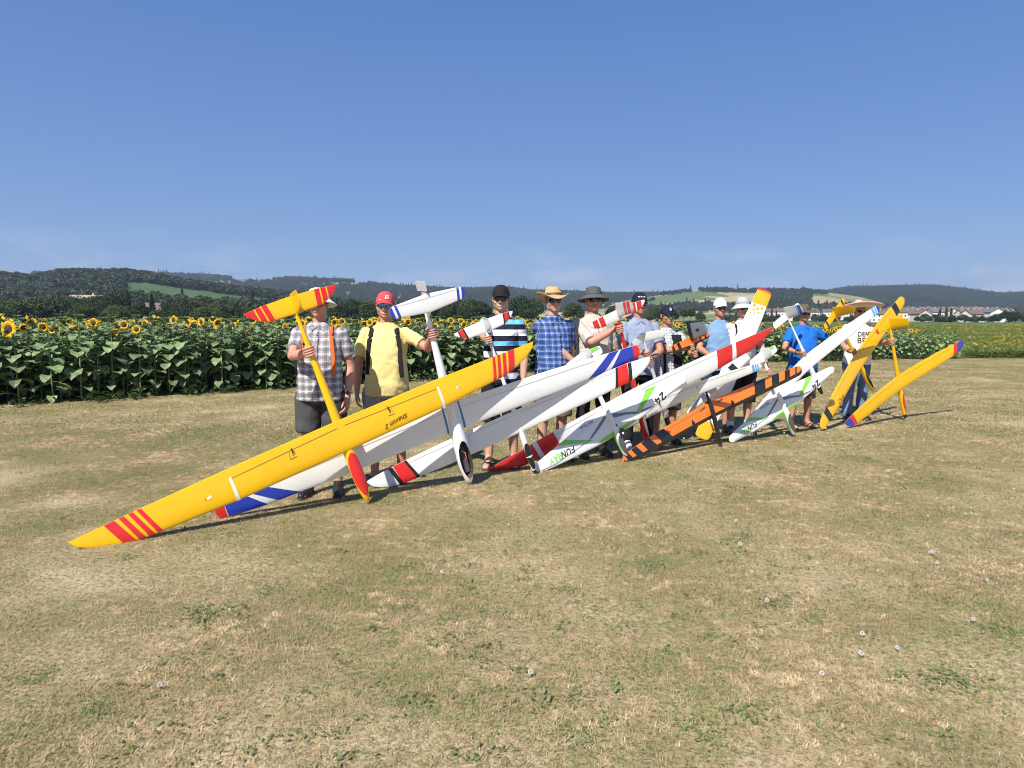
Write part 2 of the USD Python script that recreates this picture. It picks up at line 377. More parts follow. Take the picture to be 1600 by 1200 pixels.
TREE = {}
def tree_kind(kind, v):
    """(parts, height) of a tree 12 m high, built once."""
    r = np.random.default_rng(100 + v + 10 * len(kind))
    if kind == 'conifer': return [('trunk', trunk(r, 12, 0.2, 0), BARK), ('crown', conifer_crown(r, 12, 4.6, 5200, 0.30), CROWN[3])]
    if kind == 'poplar': return [('trunk', trunk(r, 12, 0.2, 3), BARK), ('crown', broad_crown(r, 12.3, 4.2, 44, 110, 0.26, 0.12), CROWN[1])]
    m = {'dark tree': CROWN[0], 'green tree': CROWN[1], 'olive tree': CROWN[2]}[kind]
    return [('trunk', trunk(r, 12, 0.28), BARK), ('crown', broad_crown(r, 12, 11.0 + v, 52, 120, 0.33, 0.1), m)]
LOOKS_OF = {'dark tree': 'dark leafy tree', 'green tree': 'mid green leafy tree', 'olive tree': 'pale olive green tree', 'conifer': 'narrow dark conifer', 'poplar': 'slim upright green tree'}
ORD = 'first second third fourth fifth sixth seventh eighth ninth tenth eleventh twelfth thirteenth fourteenth fifteenth sixteenth'.split()
_nth = {}
def plant_tree(px, top, y, kind, v, where, width=1.0):
    z0 = 0.0
    h = high(top, y) - z0
    key = (kind, v); s = h / 12.0; name = {'conifer': 'conifer_tree', 'poplar': 'poplar_tree'}.get(kind, 'leafy_tree')
    n = _nth[(kind, where)] = _nth.get((kind, where), -1) + 1
    label = f'{LOOKS_OF[kind]} {where}, {ORD[n]} such from the left'; group = f'{LOOKS_OF[kind]}s {where}'
    loc, rz = (at(px, y), y, z0 - 0.1), random.uniform(0, 360)
    sc = (s * width, s * width, s)
    if key not in TREE:
        p = thing(name, label, 'tree', group, loc, rz, scale=sc)
        for n, me, ma in tree_kind(kind, v): obj(n, me, ma, p)
        TREE[key] = p
    else:
        copy_of(TREE[key], name, label, 'tree', group, loc, rz, sc)
W1 = 'in the row beyond the left sunflowers'
for px, top, y, k, v, w in sorted([(-60, 455, 190, 'dark tree', 0, 1), (-20, 462, 210, 'green tree', 0, 1), (28, 458, 185, 'olive tree', 0, 1), (62, 455, 200, 'olive tree', 1, 1.1), (92, 453, 205, 'green tree', 1, 1), (8, 470, 170, 'green tree', 0, 1.1),
                            (108, 452, 250, 'olive tree', 0, 0.9), (125, 455, 250, 'green tree', 1, 0.9), (146, 456, 255, 'olive tree', 1, 0.9), (162, 450, 250, 'dark tree', 0, 0.9), (134, 470, 180, 'green tree', 0, 1.4), (178, 449, 215, 'dark tree', 1, 0.62), (193, 441, 220, 'dark tree', 0, 0.62), (206, 455, 215, 'conifer', 0, 1),
                            (184, 470, 170, 'olive tree', 1, 1), (205, 473, 175, 'green tree', 1, 0.9), (222, 462, 200, 'dark tree', 0, 0.8), (243, 459, 200, 'conifer', 0, 1.1), (252, 478, 160, 'green tree', 0, 1), (272, 460, 210, 'dark tree', 1, 0.7),
                            (290, 458, 205, 'green tree', 1, 0.8), (306, 461, 190, 'dark tree', 0, 0.8), (330, 454, 195, 'green tree', 0, 0.7), (318, 472, 165, 'olive tree', 0, 0.9), (345, 463, 185, 'olive tree', 1, 0.8), (368, 461, 190, 'olive tree', 0, 0.45), (396, 476, 190, 'green tree', 1, 0.9),
                            (416, 479, 200, 'dark tree', 1, 1), (352, 480, 160, 'dark tree', 0, 1)]):
    plant_tree(px, top, y, k, v, W1, w)
W2 = 'behind the men in the middle'
for px, top, y, k, v, w in sorted([(440, 470, 230, 'dark tree', 0, 1), (530, 466, 230, 'dark tree', 1, 0.9), (556, 458, 240, 'dark tree', 0, 0.9), (580, 463, 220, 'green tree', 0, 0.9), (632, 464, 230, 'dark tree', 1, 1), (655, 461, 240, 'dark tree', 0, 1),
                            (690, 458, 230, 'green tree', 0, 0.9), (712, 456, 235, 'dark tree', 1, 0.9), (735, 459, 225, 'green tree', 1, 0.9), (752, 462, 230, 'dark tree', 0, 0.8), (815, 455, 235, 'dark tree', 1, 0.9), (834, 458, 240, 'green tree', 1, 0.8),
                            (700, 474, 190, 'dark tree', 0, 1.1), (730, 476, 190, 'dark tree', 1, 1.1), (826, 474, 200, 'dark tree', 0, 1), (895, 466, 230, 'green tree', 0, 0.9), (958, 470, 240, 'dark tree', 0, 0.9), (1022, 476, 300, 'green tree', 1, 0.9), (1050, 480, 320, 'dark tree', 1, 0.8),
                            (1066, 476, 340, 'poplar', 0, 1.2), (1078, 474, 340, 'poplar', 0, 1.2), (1092, 484, 330, 'green tree', 0, 0.9), (1010, 484, 280, 'olive tree', 1, 1), (1040, 488, 260, 'green tree', 0, 1.1)]):
    plant_tree(px, top, y, k, v, W2, w)
W3 = 'between the right field and the village'
for px, top, y, k, v, w in sorted([(1195, 492, 330, 'green tree', 0, 1.2), (1215, 494, 330, 'green tree', 1, 1.2), (1285, 493, 340, 'dark tree', 0, 1.2), (1300, 490, 340, 'green tree', 0, 1), (1325, 494, 350, 'dark tree', 1, 1.2), (1408, 497, 350, 'green tree', 1, 1.2), (1428, 491, 350, 'dark tree', 0, 0.8), (1446, 491, 350, 'green tree', 0, 0.9),
                            (1462, 494, 340, 'dark tree', 1, 1.2), (1482, 491, 350, 'dark tree', 0, 1), (1508, 493, 350, 'green tree', 1, 1.1), (1528, 491, 345, 'dark tree', 1, 0.9), (1546, 489, 350, 'dark tree', 0, 1), (1566, 481, 340, 'dark tree', 1, 0.95), (1580, 482, 340, 'dark tree', 0, 0.95),
                            (1598, 488, 330, 'green tree', 0, 1.1), (1625, 490, 330, 'dark tree', 1, 1.1), (1495, 484, 760, 'dark tree', 0, 1.2), (1472, 477, 950, 'green tree', 1, 1.4), (1505, 479, 930, 'dark tree', 0, 1.3)]):
    plant_tree(px, top, y, k, v, W3, w)

def far_tree(seed, tall):
    r = np.random.default_rng(seed)
    return broad_crown(r, 11, 9, 16, 26, 0.95, 0.0) if not tall else conifer_crown(r, 14, 5.5, 420, 0.8)
FARLEAF = [leaf_mat('wood_dark', (0.050, 0.075, 0.030), 0.3, 0.15), leaf_mat('wood_mid', (0.072, 0.100, 0.038), 0.3, 0.15)]
FAR = [[('crown', far_tree(1, 0), FARLEAF[0], False)], [('crown', far_tree(2, 0), FARLEAF[1], False)], [('crown', far_tree(3, 0), FARLEAF[0], False)], [('crown', far_tree(4, 1), FARLEAF[0], False)], [('crown', far_tree(5, 0), FARLEAF[1], False)]]
def forest(ridge, n, pxr, yr, size, keep, label, conifers=0.03):
    px, y = rng.uniform(*pxr, n), np.sqrt(rng.uniform(yr[0] ** 2, yr[1] ** 2, n))
    z = ridge.z(px, y); b = 500 - 1110 * (z - EYE) / y       # the row where the foot shows
    k = keep(px, y, b); px, y, z = px[k], y[k], z[k]; n = len(px)
    idx = np.where(rng.random(n) < conifers, 3, rng.choice([0, 1, 2, 4], n))
    scatter('forest', FAR, np.stack([at(px, y), y, z - 1.0], 1), idx, size * rng.uniform(0.75, 1.3, n), rng.uniform(0, 6.28, n), label, 'forest')
noise2 = lambda px, y, s, sd: meshkit.fbm(np.stack([at(px, y) / s, y / s, 0 * y], -1), 3, sd)
forest(RA, 9500, (-700, 760), (400, 1000), 1.0, lambda p, y, b: ~((p > 200) & (p < 432) & (y > 545) & (y < 775)) & ~((p > 110) & (p < 172) & (y < 560) & (y > 470)), 'dark mixed wood covering the near left hill', 0.004)
forest(RB, 21000, (-300, 1150), (1500, 2900), 1.25, lambda p, y, b: ((noise2(p, y, 260, 5) > 0.37) | ((b > 447) & (p < 960))) & ~((b < 446) & (((p > -10) & (p < 62)) | ((p > 366) & (p < 432) & (b < 442)) | ((p > 556) & (p < 640)) | ((p > 740) & (p < 800)))), 'far woods in patches on the ridge along the skyline')
forest(RC, 6000, (960, 1420), (950, 2080), 1.15, lambda p, y, b: (noise2(p, y, 150, 6) > 0.66) | ((b > 480) & (noise2(p, y, 150, 7) > 0.42)) | ((p > 1190) & (p < 1262) & (b > 462)), 'hedges and copses among the fields on the middle hill')
forest(RD, 26000, (1120, 1800), (1320, 3000), 1.2, lambda p, y, b: (noise2(p, y, 400, 8) > 0.2), 'continuous wood over the broad hill on the right')
forest(RE, 2300, (1120, 1760), (440, 1260), 0.62, lambda p, y, b: (noise2(p, y, 60, 9) > 0.48), 'garden trees among the houses of the village', 0.1)

# ------------------------------------------------------------------ village
ROOF = [mat('roof_brown', (0.15, 0.095, 0.075), 0.8, vary=0.25, scale=2), mat('roof_grey', (0.13, 0.12, 0.12), 0.8, vary=0.2, scale=2), mat('roof_red', (0.20, 0.095, 0.07), 0.8, vary=0.25, scale=2)]
ROOF.append(mat('roof_tan', (0.34, 0.25, 0.17), 0.85, vary=0.25, scale=2))
WALL = [mat('render_white', (0.64, 0.62, 0.59), 0.8), mat('render_cream', (0.60, 0.52, 0.40), 0.8), mat('render_grey', (0.45, 0.44, 0.42), 0.8), mat('boards_brown', (0.16, 0.10, 0.06), 0.8)]
PANE = mat('window_pane', (0.05, 0.06, 0.07), 0.15); FRAME = mat('window_frame', (0.6, 0.58, 0.55), 0.6); DOORM = mat('house_door', (0.16, 0.10, 0.07), 0.6)
HOUSE = {}
ROOFW, WALLW = ['brown', 'dark grey', 'red', 'tan'], ['white', 'cream', 'grey', 'brown boarded']
def house_parts(p, L, D, h, rise, wall, roof):
    g = trimesh.Trimesh(*_gable(L, D, h, rise), process=False); obj('wall', g, WALL[wall], p)
    o = 0.5; sl = math.atan2(rise, D / 2); w = math.hypot(D / 2 + o, (D / 2 + o) * rise / (D / 2))
    ms = []
    for s in (-1, 1):
        b = trimesh.creation.box([L + 2 * o, w, 0.22]); b.apply_translation([0, -w / 2, 0.13]); b.apply_transform(trimesh.transformations.rotation_matrix(sl, [1, 0, 0]))
        if s < 0: b.apply_transform(trimesh.transformations.rotation_matrix(math.pi, [0, 0, 1]))
        b.apply_translation([0, 0, h + rise]); ms.append(b)
    rp = obj('roof', cat(*ms), ROOF[roof], p)
    obj('chimney', box(0.7, 0.7, 1.6, (L * 0.22, 0.6, h + rise + 0.2)), WALL[2], rp)
    nf = max(1, int(h // 2.7))
    for fl in range(nf):
        for i in range(int(L // 2.6)):
            x = -L / 2 + (i + 0.5) * L / int(L // 2.6)
            if fl == 0 and i == 1: obj('door', box(1.0, 0.1, 2.0, (x, -D / 2 - 0.03, 1.0)), DOORM, p); continue
            wp = obj('window', box(1.2, 0.1, 1.3, (x, -D / 2 - 0.03, 1.5 + 2.7 * fl)), FRAME, p)
            obj('pane', box(1.0, 0.06, 1.1, (x, -D / 2 - 0.07, 1.5 + 2.7 * fl)), PANE, wp)
def _gable(L, D, h, rise):
    a, b = L / 2, D / 2
    v = [(-a, -b, -2), (a, -b, -2), (a, b, -2), (-a, b, -2), (-a, -b, h), (a, -b, h), (a, b, h), (-a, b, h), (-a, 0, h + rise), (a, 0, h + rise)]
    f = [(0, 1, 5), (0, 5, 4), (2, 3, 7), (2, 7, 6), (1, 2, 6), (1, 6, 5), (5, 6, 9), (3, 0, 4), (3, 4, 7), (4, 8, 7), (0, 2, 1), (0, 3, 2), (4, 5, 9), (4, 9, 8), (6, 7, 8), (6, 8, 9)]
    return v, f
def house(px, y, z, rz, key, where, label=None, name='house'):
    wall, roof, big = key
    lab = label or f"{['small', 'large'][big]} {WALLW[wall]} house with a {ROOFW[roof]} roof {where}"
    grp = None if label else f"{['small', 'large'][big]} {WALLW[wall]} houses with {ROOFW[roof]} roofs {where}"
    loc = (at(px, y), y, z)
    if key not in HOUSE:
        p = thing(name, lab, 'house', grp, loc, rz); HOUSE[key] = p
        house_parts(p, *((13.0, 10.0, 6.6, 2.6) if big else (10.0, 9.0, 5.4, 2.8)), wall, roof)
    else: copy_of(HOUSE[key], name, lab, 'house', grp, loc, rz)
_r = random.Random(5)
_spots = []
while len(_spots) < 78:
    px, y = _r.uniform(1335, 1566), _r.uniform(470, 1040)
    x = at(px, y)
    if all((x - a) ** 2 + ((y - b) * 0.8) ** 2 > 15.5 ** 2 for a, b in _spots):
        _spots.append((x, y)); wall = _r.choice([0, 0, 0, 0, 0, 1]); roof = _r.choice([0, 0, 1, 1, 2]); big = int(_r.random() < 0.4)
        house(px, y, float(RE.z(px, y)), _r.choice([0, 0, 90, 20, -25]) + _r.uniform(-10, 10), (wall, roof, big), 'in the village below the right hill')
for px, y in [(1206, 620), (1224, 600), (1262, 640), (1292, 660), (1312, 640)]:
    house(px, y, float(RE.z(px, y)) + 1, _r.uniform(-30, 30), (_r.choice([0, 2]), 0, 1), 'seen between the men at the right end')
house(254, 300, 0.3, 10, (1, 0, 0), '', 'cream house with a brown roof among the trees left of the yellow tailplane', 'farmhouse')
house(142, 330, 3.6, 5, (3, 3, 1), '', 'barn with a long tan roof among the trees on the left', 'barn')

# ------------------------------------------------------------------ sunflowers
LEAF = mat('sunflower_leaf', (0.205, 0.285, 0.13), 0.5, vary=0.3, scale=7, spec=0.35, translucent=0.25, rand=0.3)
STEM = mat('sunflower_stem', (0.14, 0.19, 0.075), 0.7)
PETAL = mat('sunflower_petal', (0.80, 0.50, 0.015), 0.6, translucent=0.3, vary=0.2, scale=20)
DISC = mat('sunflower_disc', (0.055, 0.028, 0.012), 0.9, vary=0.6, scale=45)

def heart_leaf(L, W, droop, r):
    """A heart shaped leaf from the origin along +x, folded along its midrib, drooping."""
    st = np.array([0.0, 0.07, 0.24, 0.46, 0.68, 0.87, 1.0]); wd = np.array([0.42, 0.90, 1.06, 0.98, 0.74, 0.36, 0.02]) * W / 2 * r.uniform(0.88, 1.12, 7)
    a = -droop * st ** 1.1; x = np.cumsum(np.r_[0, np.diff(st) * np.cos((a[1:] + a[:-1]) / 2)]) * L; z = np.cumsum(np.r_[0, np.diff(st) * np.sin((a[1:] + a[:-1]) / 2)]) * L
    mid = np.stack([x, 0 * x, z], 1)
    back = np.array([-0.10 * L, 0, 0]) * np.array([1, 0.6, 0, 0, 0, 0, 0])[:, None]
    lf = mid + back + np.stack([0 * x, wd, 0.22 * wd + r.uniform(-0.28, 0.2, 7) * wd], 1); rt = mid + back + np.stack([0 * x, -wd, 0.22 * wd + r.uniform(-0.28, 0.2, 7) * wd], 1)
    v = np.vstack([mid, lf, rt]); f = []
    for i in range(6):
        f += [(i, i + 1, 8 + i), (i, 8 + i, 7 + i), (i, 14 + i, 15 + i), (i, 15 + i, i + 1)]
    return trimesh.Trimesh(v, f, process=False)

def rot(m, ax, deg):
    m.apply_transform(trimesh.transformations.rotation_matrix(math.radians(deg), ax)); return m

def bloom(r, R):
    """(petals, disc, sepals) of a flower head facing -y at the origin."""
    ps = []
    for layer, (n, L) in enumerate(((22, 1.0), (18, 0.9))):
        for k in range(n):
            a = (k + 0.5 * layer + r.uniform(-0.25, 0.25)) / n * 2 * np.pi; l = R * L * r.uniform(0.85, 1.12); w = R * 0.16
            d = np.array([math.cos(a), 0, math.sin(a)]); s = np.array([-math.sin(a), 0, math.cos(a)]); y = 0.012 * layer - 0.006
            c = R * 0.40
            v = np.array([d * c - s * w * 0.5, d * c + s * w * 0.5, d * (c + (l - c) * 0.5) + s * w * 0.9, d * (c + (l - c) * 0.5) - s * w * 0.9, d * l]) + np.array([[0, y, 0], [0, y, 0], [0, y - 0.02, 0], [0, y - 0.02, 0], [0, y + r.uniform(-0.02, 0.03), 0]])
            ps.append(trimesh.Trimesh(v, [(0, 2, 1), (0, 3, 2), (3, 4, 2)], process=False))
    t = np.linspace(0, 1, 6); prof = np.stack([R * 0.5 * np.sin(t * np.pi / 2), 0.03 * np.cos(t * np.pi / 2)], 1)
    dm = trimesh.creation.revolve(np.vstack([prof, [[R * 0.45, -0.03], [0, -0.04]]]), sections=18); rot(dm, [1, 0, 0], 90)
    sp = trimesh.creation.cone(R * 0.55, 0.06, sections=12); rot(sp, [1, 0, 0], -90); sp.apply_translation([0, 0.012, 0])
    return cat(*ps), dm, sp

def sunflower_parts(seed, H, R, tilt, turn, n_leaf):
    """List of (name, mesh, material, parent index or None)."""
    r = np.random.default_rng(seed)
    lean = r.uniform(-0.05, 0.05, 2); parts = []; a0 = r.uniform(0, 360)
    top = np.array([lean[0], lean[1], H])
    head = top + np.array([0, -0.10, -0.02])
    parts.append(('stem', tube([(0, 0, -0.02), (lean[0] * 0.4, lean[1] * 0.4, H * 0.5), top - [0, 0, 0.05], top + [0, -0.04, 0.0], head + [0, 0.02, 0]], [0.016, 0.014, 0.011, 0.01, 0.011], 6), STEM, None))
    for k in range(n_leaf):
        t = (np.clip((k + r.uniform(0.1, 0.9)) / n_leaf, 0.02, 0.99)) ** 0.72; z = H * (0.08 + 0.89 * t); a = a0 + k * 137.5 + r.uniform(-30, 30)
        size = (0.125 + 0.115 * math.sin(math.pi * min(1, t * 1.05))) * r.uniform(0.85, 1.2); pet = 0.10 + 0.08 * (1 - t)
        lf = heart_leaf(size, size * 0.95, r.uniform(0.6, 1.4) + 0.4 * (1 - t), r)
        lf.apply_translation([pet, 0, 0]); pt = tube([(0, 0, -0.02), (pet * 0.6, 0, 0.01), (pet, 0, 0)], [0.005, 0.004, 0.004], 3, caps=False)
        m = cat(lf, pt); rot(m, [0, 1, 0], -r.uniform(0, 32) + 24 * (1 - t)); rot(m, [0, 0, 1], a)
        m.apply_translation([lean[0] * (z / H) ** 2, lean[1] * (z / H) ** 2, z]); parts.append(('leaf', m, LEAF, None))
    if R > 0:
        for n, m, ma in zip(('petals', 'disc', 'sepals'), bloom(r, R), (PETAL, DISC, LEAF)):
            rot(m, [1, 0, 0], -tilt); rot(m, [0, 0, 1], turn); m.apply_translation(head); parts.append((n, m, ma, 'flower_head'))
    else:
        for k in range(7):
            lf = heart_leaf(0.13, 0.09, 0.3, r); rot(lf, [0, 1, 0], -50); rot(lf, [0, 0, 1], k * 51); lf.apply_translation(top); parts.append(('leaf', lf, LEAF, None))
    return parts
KINDS = [sunflower_parts(1, 1.42, 0.105, 8, 0, 25), sunflower_parts(2, 1.38, 0.095, -12, 22, 26), sunflower_parts(4, 1.45, 0.10, 10, -28, 25), sunflower_parts(6, 1.41, 0.09, -18, 40, 26), sunflower_parts(7, 1.36, 0.085, -35, 10, 26), sunflower_parts(12, 1.44, 0.11, 0, -12, 25)]
KINDS += [sunflower_parts(20 + i, h, 0.0, 0, 0, 27) for i, h in enumerate((1.44, 1.38, 1.46, 1.36, 1.42, 1.40, 1.45))]
BIG = sunflower_parts(11, 1.36, 0.165, 4, -4, 22)
def build_sunflower(p, parts):
    hp = None
    for n, m, ma, par in parts:
        if n == 'petals': hp = obj('flower_head', m, ma, p); continue
        obj(n, m, ma, hp if par else p)
seg = np.diff(EDGE, axis=0); seglen = np.linalg.norm(seg, axis=1); cum = np.r_[0, np.cumsum(seglen)]
def along(s, off):
    """Point s metres along the field's front edge and off metres into the field."""
    i = np.clip(np.searchsorted(cum, s, 'right') - 1, 0, len(seg) - 1); u = seg[i] / seglen[i][..., None]
    p = EDGE[i] + u * (s - cum[i])[..., None]; nrm = np.stack([-u[..., 1], u[..., 0]], -1)
    return p + nrm * np.asarray(off)[..., None]
TALL = lambda x: np.interp(x, [-2, 4, 9, 15], [1.0, 0.97, 0.88, 0.72])
S0, S1 = 44.5, cum[-1]          # from just left of the frame
pos = []
for row in range(60):
    gap = 0.25 if row < 4 else 0.33 if row < 9 else 0.55
    off = 0.25 + 0.62 * row if row < 9 else 0.25 + 0.62 * 9 + (row - 9) * 1.3
    s = np.arange(S0 - (0 if row < 5 else 6), S1 + rng.uniform(-0.9, 0.9), gap); s = s + rng.uniform(-0.09, 0.09, len(s))
    p = along(s, off + rng.uniform(-0.14, 0.14, len(s))); pos.append(np.c_[p, np.full(len(s), row)])
pos = np.vstack(pos); d = np.hypot(pos[:, 0], pos[:, 1])
seen = (np.abs(pos[:, 0] / np.maximum(pos[:, 1], 1) * 1110) < 830) & (pos[:, 1] > 5)
single = np.where(seen & (pos[:, 2] < 4))[0]; single = single[np.argsort(d[single] + 1.5 * pos[single, 2])][:299]
SF = {}
SFL, SFG = 'sunflower with broad drooping leaves in the dense front rows of the field', 'sunflowers in the front rows of the field'
big = thing('sunflower', 'largest open sunflower, facing the camera at the far left of the front row', 'sunflower', None, (at(30, 12.6) - 0.02, 12.6, 0), 0)
build_sunflower(big, BIG)
for i in single:
    x, y, row = pos[i, :3]; k = int(rng.integers(6) if rng.random() < 0.47 else rng.integers(6, len(KINDS)))
    if math.hypot(x - at(30, 12.6), y - 12.6) < 0.22: continue
    rz, sc = (rng.uniform(-25, 25) if k < 6 else rng.uniform(0, 360)), rng.uniform(0.92, 1.07) * float(TALL(x))
    if k not in SF:
        SF[k] = thing('sunflower', SFL, 'sunflower', SFG, (x, y, 0), rz, scale=sc); build_sunflower(SF[k], KINDS[k])
    else: copy_of(SF[k], 'sunflower', SFL, 'sunflower', SFG, (x, y, 0), rz, sc)
def merged(parts):
    g = {}
    for n, m, ma, _ in parts: g.setdefault(str(ma.GetPath()).split('/')[-1], []).append((m, ma))
    return [(k, cat(*[m for m, _ in v]), v[0][1], False) for k, v in g.items()]
rest = np.setdiff1d(np.where(d > 5)[0], single)
keep = (np.abs(pos[rest, 0]) / np.maximum(pos[rest, 1], 1) < 1.2) & (pos[rest, 1] > 4); rest = rest[keep]
MK = [merged(k) for k in KINDS]
_k = rng.integers(len(KINDS), size=len(rest))
scatter('sunflower_field', MK, np.c_[pos[rest, :2], 0 * rest], _k, rng.uniform(0.92, 1.08, len(rest)) * TALL(pos[rest, 0]), np.radians(rng.uniform(-30, 30, len(rest)) + (_k > 5) * rng.uniform(0, 360, len(rest))), 'dense mass of sunflowers behind the front rows', 'sunflowers')

# low weeds along the foot of the field
def weed_clump(seed, n, R, h, L):
    r = np.random.default_rng(seed); ms = []
    for k in range(n):
        lf = heart_leaf(L * r.uniform(0.6, 1.3), L * 0.5, r.uniform(0.3, 1.2), r); rot(lf, [0, 1, 0], -r.uniform(0, 60)); rot(lf, [0, 0, 1], r.uniform(0, 360))
        lf.apply_translation([r.normal() * R * 0.5, r.normal() * R * 0.5, r.uniform(0, h)]); ms.append(lf)
    return cat(*ms)
WEED = mat('weed_leaf', (0.07, 0.13, 0.035), 0.55, translucent=0.2, rand=0.35, island=True)
s = rng.uniform(S0, S1, 420); p = along(s, rng.normal(-0.05, 0.18, len(s)))
scatter('weeds', [[('leaves', weed_clump(i, 26, 0.22, 0.16, 0.10), WEED, False)] for i in range(4)], np.c_[p, 0 * s], rng.integers(4, size=len(s)), rng.uniform(0.35, 1.2, len(s)), rng.uniform(0, 6.28, len(s)), 'low green weeds along the foot of the sunflower rows', 'weeds')

# the lower crop on the right, with yellow flowers, rising a little towards the village
CROPBASE = world_mat('crop_canopy', [(0.35, (0.13, 0.18, 0.045)), (0.65, (0.22, 0.26, 0.07))], 0.6)
CX = lambda y: np.where(y < 33, 17.5 + (y - 27.6) * 0.62, np.maximum(20.8 - (y - 33) * 2.0, 5 + (y - 33) * 0.2))
def crop_z(x, y): return 0.0015 * np.clip(y - 30, 0, 160) + 0 * x
_Y, _T = np.meshgrid(np.r_[np.linspace(27.8, 60, 26), np.linspace(65, 190, 26)], np.linspace(0, 1, 60), indexing='ij')
_X = CX(_Y) + _T * (75 + _Y * 0.9) - 0.2; _Z = crop_z(_X, _Y) + 0.03
_v = np.stack([_X, _Y, _Z], -1).reshape(-1, 3); _i, _j = np.meshgrid(np.arange(51), np.arange(59), indexing='ij'); _a = (_i * 60 + _j).ravel()
obj('crop_field', trimesh.Trimesh(_v, np.vstack([np.stack([_a, _a + 1, _a + 61], 1), np.stack([_a, _a + 61, _a + 60], 1)]), process=False), CROPBASE, smooth=True, kind='structure')
CROPLEAF = mat('crop_leaf', (0.25, 0.32, 0.085), 0.55, translucent=0.3, rand=0.3, island=True)
CROPFLOWER = mat('crop_flower', (0.75, 0.52, 0.02), 0.6, translucent=0.2)
def crop_plant(seed, flowers):
    r = np.random.default_rng(seed); ms = []
    for k in range(26):
        lf = heart_leaf(0.15, 0.13, 0.9, r); rot(lf, [0, 1, 0], -r.uniform(-10, 50)); rot(lf, [0, 0, 1], r.uniform(0, 360)); lf.apply_translation([r.normal() * 0.12, r.normal() * 0.12, r.uniform(0.05, 0.62)]); ms.append(lf)
    out = [('leaves', cat(*ms), CROPLEAF, False)]
    if flowers:
        fs = []
        for k in range(flowers):
            pt, _, _ = bloom(r, 0.06); rot(pt, [1, 0, 0], -r.uniform(10, 60)); rot(pt, [0, 0, 1], r.uniform(-50, 50)); pt.apply_translation([r.normal() * 0.16, r.normal() * 0.16, r.uniform(0.6, 0.75)]); fs.append(pt)
        out.append(('flowers', cat(*fs), CROPFLOWER, False))
    return out
n = 30000; y = 27.9 + 125 * rng.random(n) ** 1.7; x = CX(y) + rng.random(n) ** 0.9 * (17 + y * 0.68)
yel = meshkit.fbm(np.stack([x / 5, y / 9, 0 * y], -1), 3, 3) + 0.25 * np.clip((x / y - 0.62) * 3, -1, 1)
scatter('crop_plants', [crop_plant(1, 0), crop_plant(2, 0), crop_plant(3, 1), crop_plant(4, 2)], np.stack([x, y, crop_z(x, y)], 1), np.where((yel > 0.5) & (rng.random(n) < 0.30), rng.integers(2, 4, n), rng.integers(0, 2, n)),
        rng.uniform(0.32, 0.56, n) * np.clip(0.85 + y / 160, 0.9, 1.5), rng.uniform(0, 6.28, n), 'green crop dotted with yellow flowers on the far right', 'crop')

# ------------------------------------------------------------------ lawn
def lawn_blades_mat():
    nodes = {'g': ('geometry', {}), 'n': ('noise_texture', dict(scale=1.1, detail=6.0, roughness=0.65)), 'n2': ('noise_texture', dict(scale=11.0, detail=4.0, roughness=0.65)),
             'mx': ('math', dict(math_type='multiply_add', value2=0.45)), 'm2': ('math', dict(math_type='multiply_add', value2=0.42, value3=0.0)), 'ad': ('math', dict(math_type='add')),
             'r': ('rgb_ramp', dict(ramp=[(0.33, (0.19, 0.245, 0.075)), (0.44, (0.31, 0.29, 0.125)), (0.50, (0.39, 0.305, 0.165)), (0.59, (0.72, 0.565, 0.34)), (0.88, (0.93, 0.79, 0.55))])),
             'mul': ('math', dict(math_type='multiply', value2=0.53)), 'mulr': ('math', dict(math_type='multiply_add', value2=0.46)),
             'sb': ('math', dict(math_type='subtract', value2=0.0)), 'p': ('principled_bsdf', dict(roughness=0.6, specular_ior_level=0.3)), 't': ('translucent_bsdf', {}), 'mc': ('mix_closure', dict(fac=0.32))}
    links = [('g.position', 'n.vector'), ('g.position', 'n2.vector'), ('n2.fac', 'mul.value1'), ('n.fac', 'm2.value1'), ('mul.value', 'ad.value1'), ('m2.value', 'ad.value2'),
             ('g.random_per_island', 'mulr.value1'), ('ad.value', 'sb.value1'), ('sb.value', 'mulr.value3'), ('mulr.value', 'r.fac'), ('r.color', 'p.base_color'), ('r.color', 't.color'), ('p.BSDF', 'mc.closure1'), ('t.BSDF', 'mc.closure2')]
    nodes.pop('mx')
    return usdkit.material(stage, '/World/Looks/lawn_blades', nodes, links, surface='mc.closure')
BLADE = lawn_blades_mat()
def turf(seed, size, n, h, w):
    r = np.random.default_rng(seed); q = r.uniform(0, 2 * np.pi, n); rad = size * 0.62 * np.sqrt(r.beta(1.1, 1.5, n)); b = np.stack([rad * np.cos(q), rad * np.sin(q), 0 * q], 1)
    a = r.uniform(0, 2 * np.pi, n); lean = r.uniform(0.55, 1.5, n); L = h * r.uniform(0.5, 1.4, n); ww = w * r.uniform(0.7, 1.4, n)
    d = np.stack([np.cos(a) * np.sin(lean), np.sin(a) * np.sin(lean), np.cos(lean)], 1); s = np.stack([-np.sin(a), np.cos(a), 0 * a], 1)
    mid = b + d * (L * 0.55)[:, None]; tip = b + d * L[:, None] - np.array([0, 0, 1]) * (L * 0.22)[:, None]; tip[:, 2] = np.maximum(tip[:, 2], 0.003)
    v = np.stack([b - s * ww[:, None], b + s * ww[:, None], mid + s * ww[:, None] * 0.8, mid - s * ww[:, None] * 0.8, tip], 1).reshape(-1, 3)
    k = np.arange(n)[:, None] * 5
    return trimesh.Trimesh(v, np.vstack([k + [0, 1, 2], k + [0, 2, 3], k + [3, 2, 4]]), process=False)
near = [[('blades', turf(i, 0.74, 2100, 0.020, 0.0017), BLADE, False)] for i in range(5)]
mid_ = [[('blades', turf(20 + i, 1.5, 2400, 0.026, 0.0042), BLADE, False)] for i in range(4)]
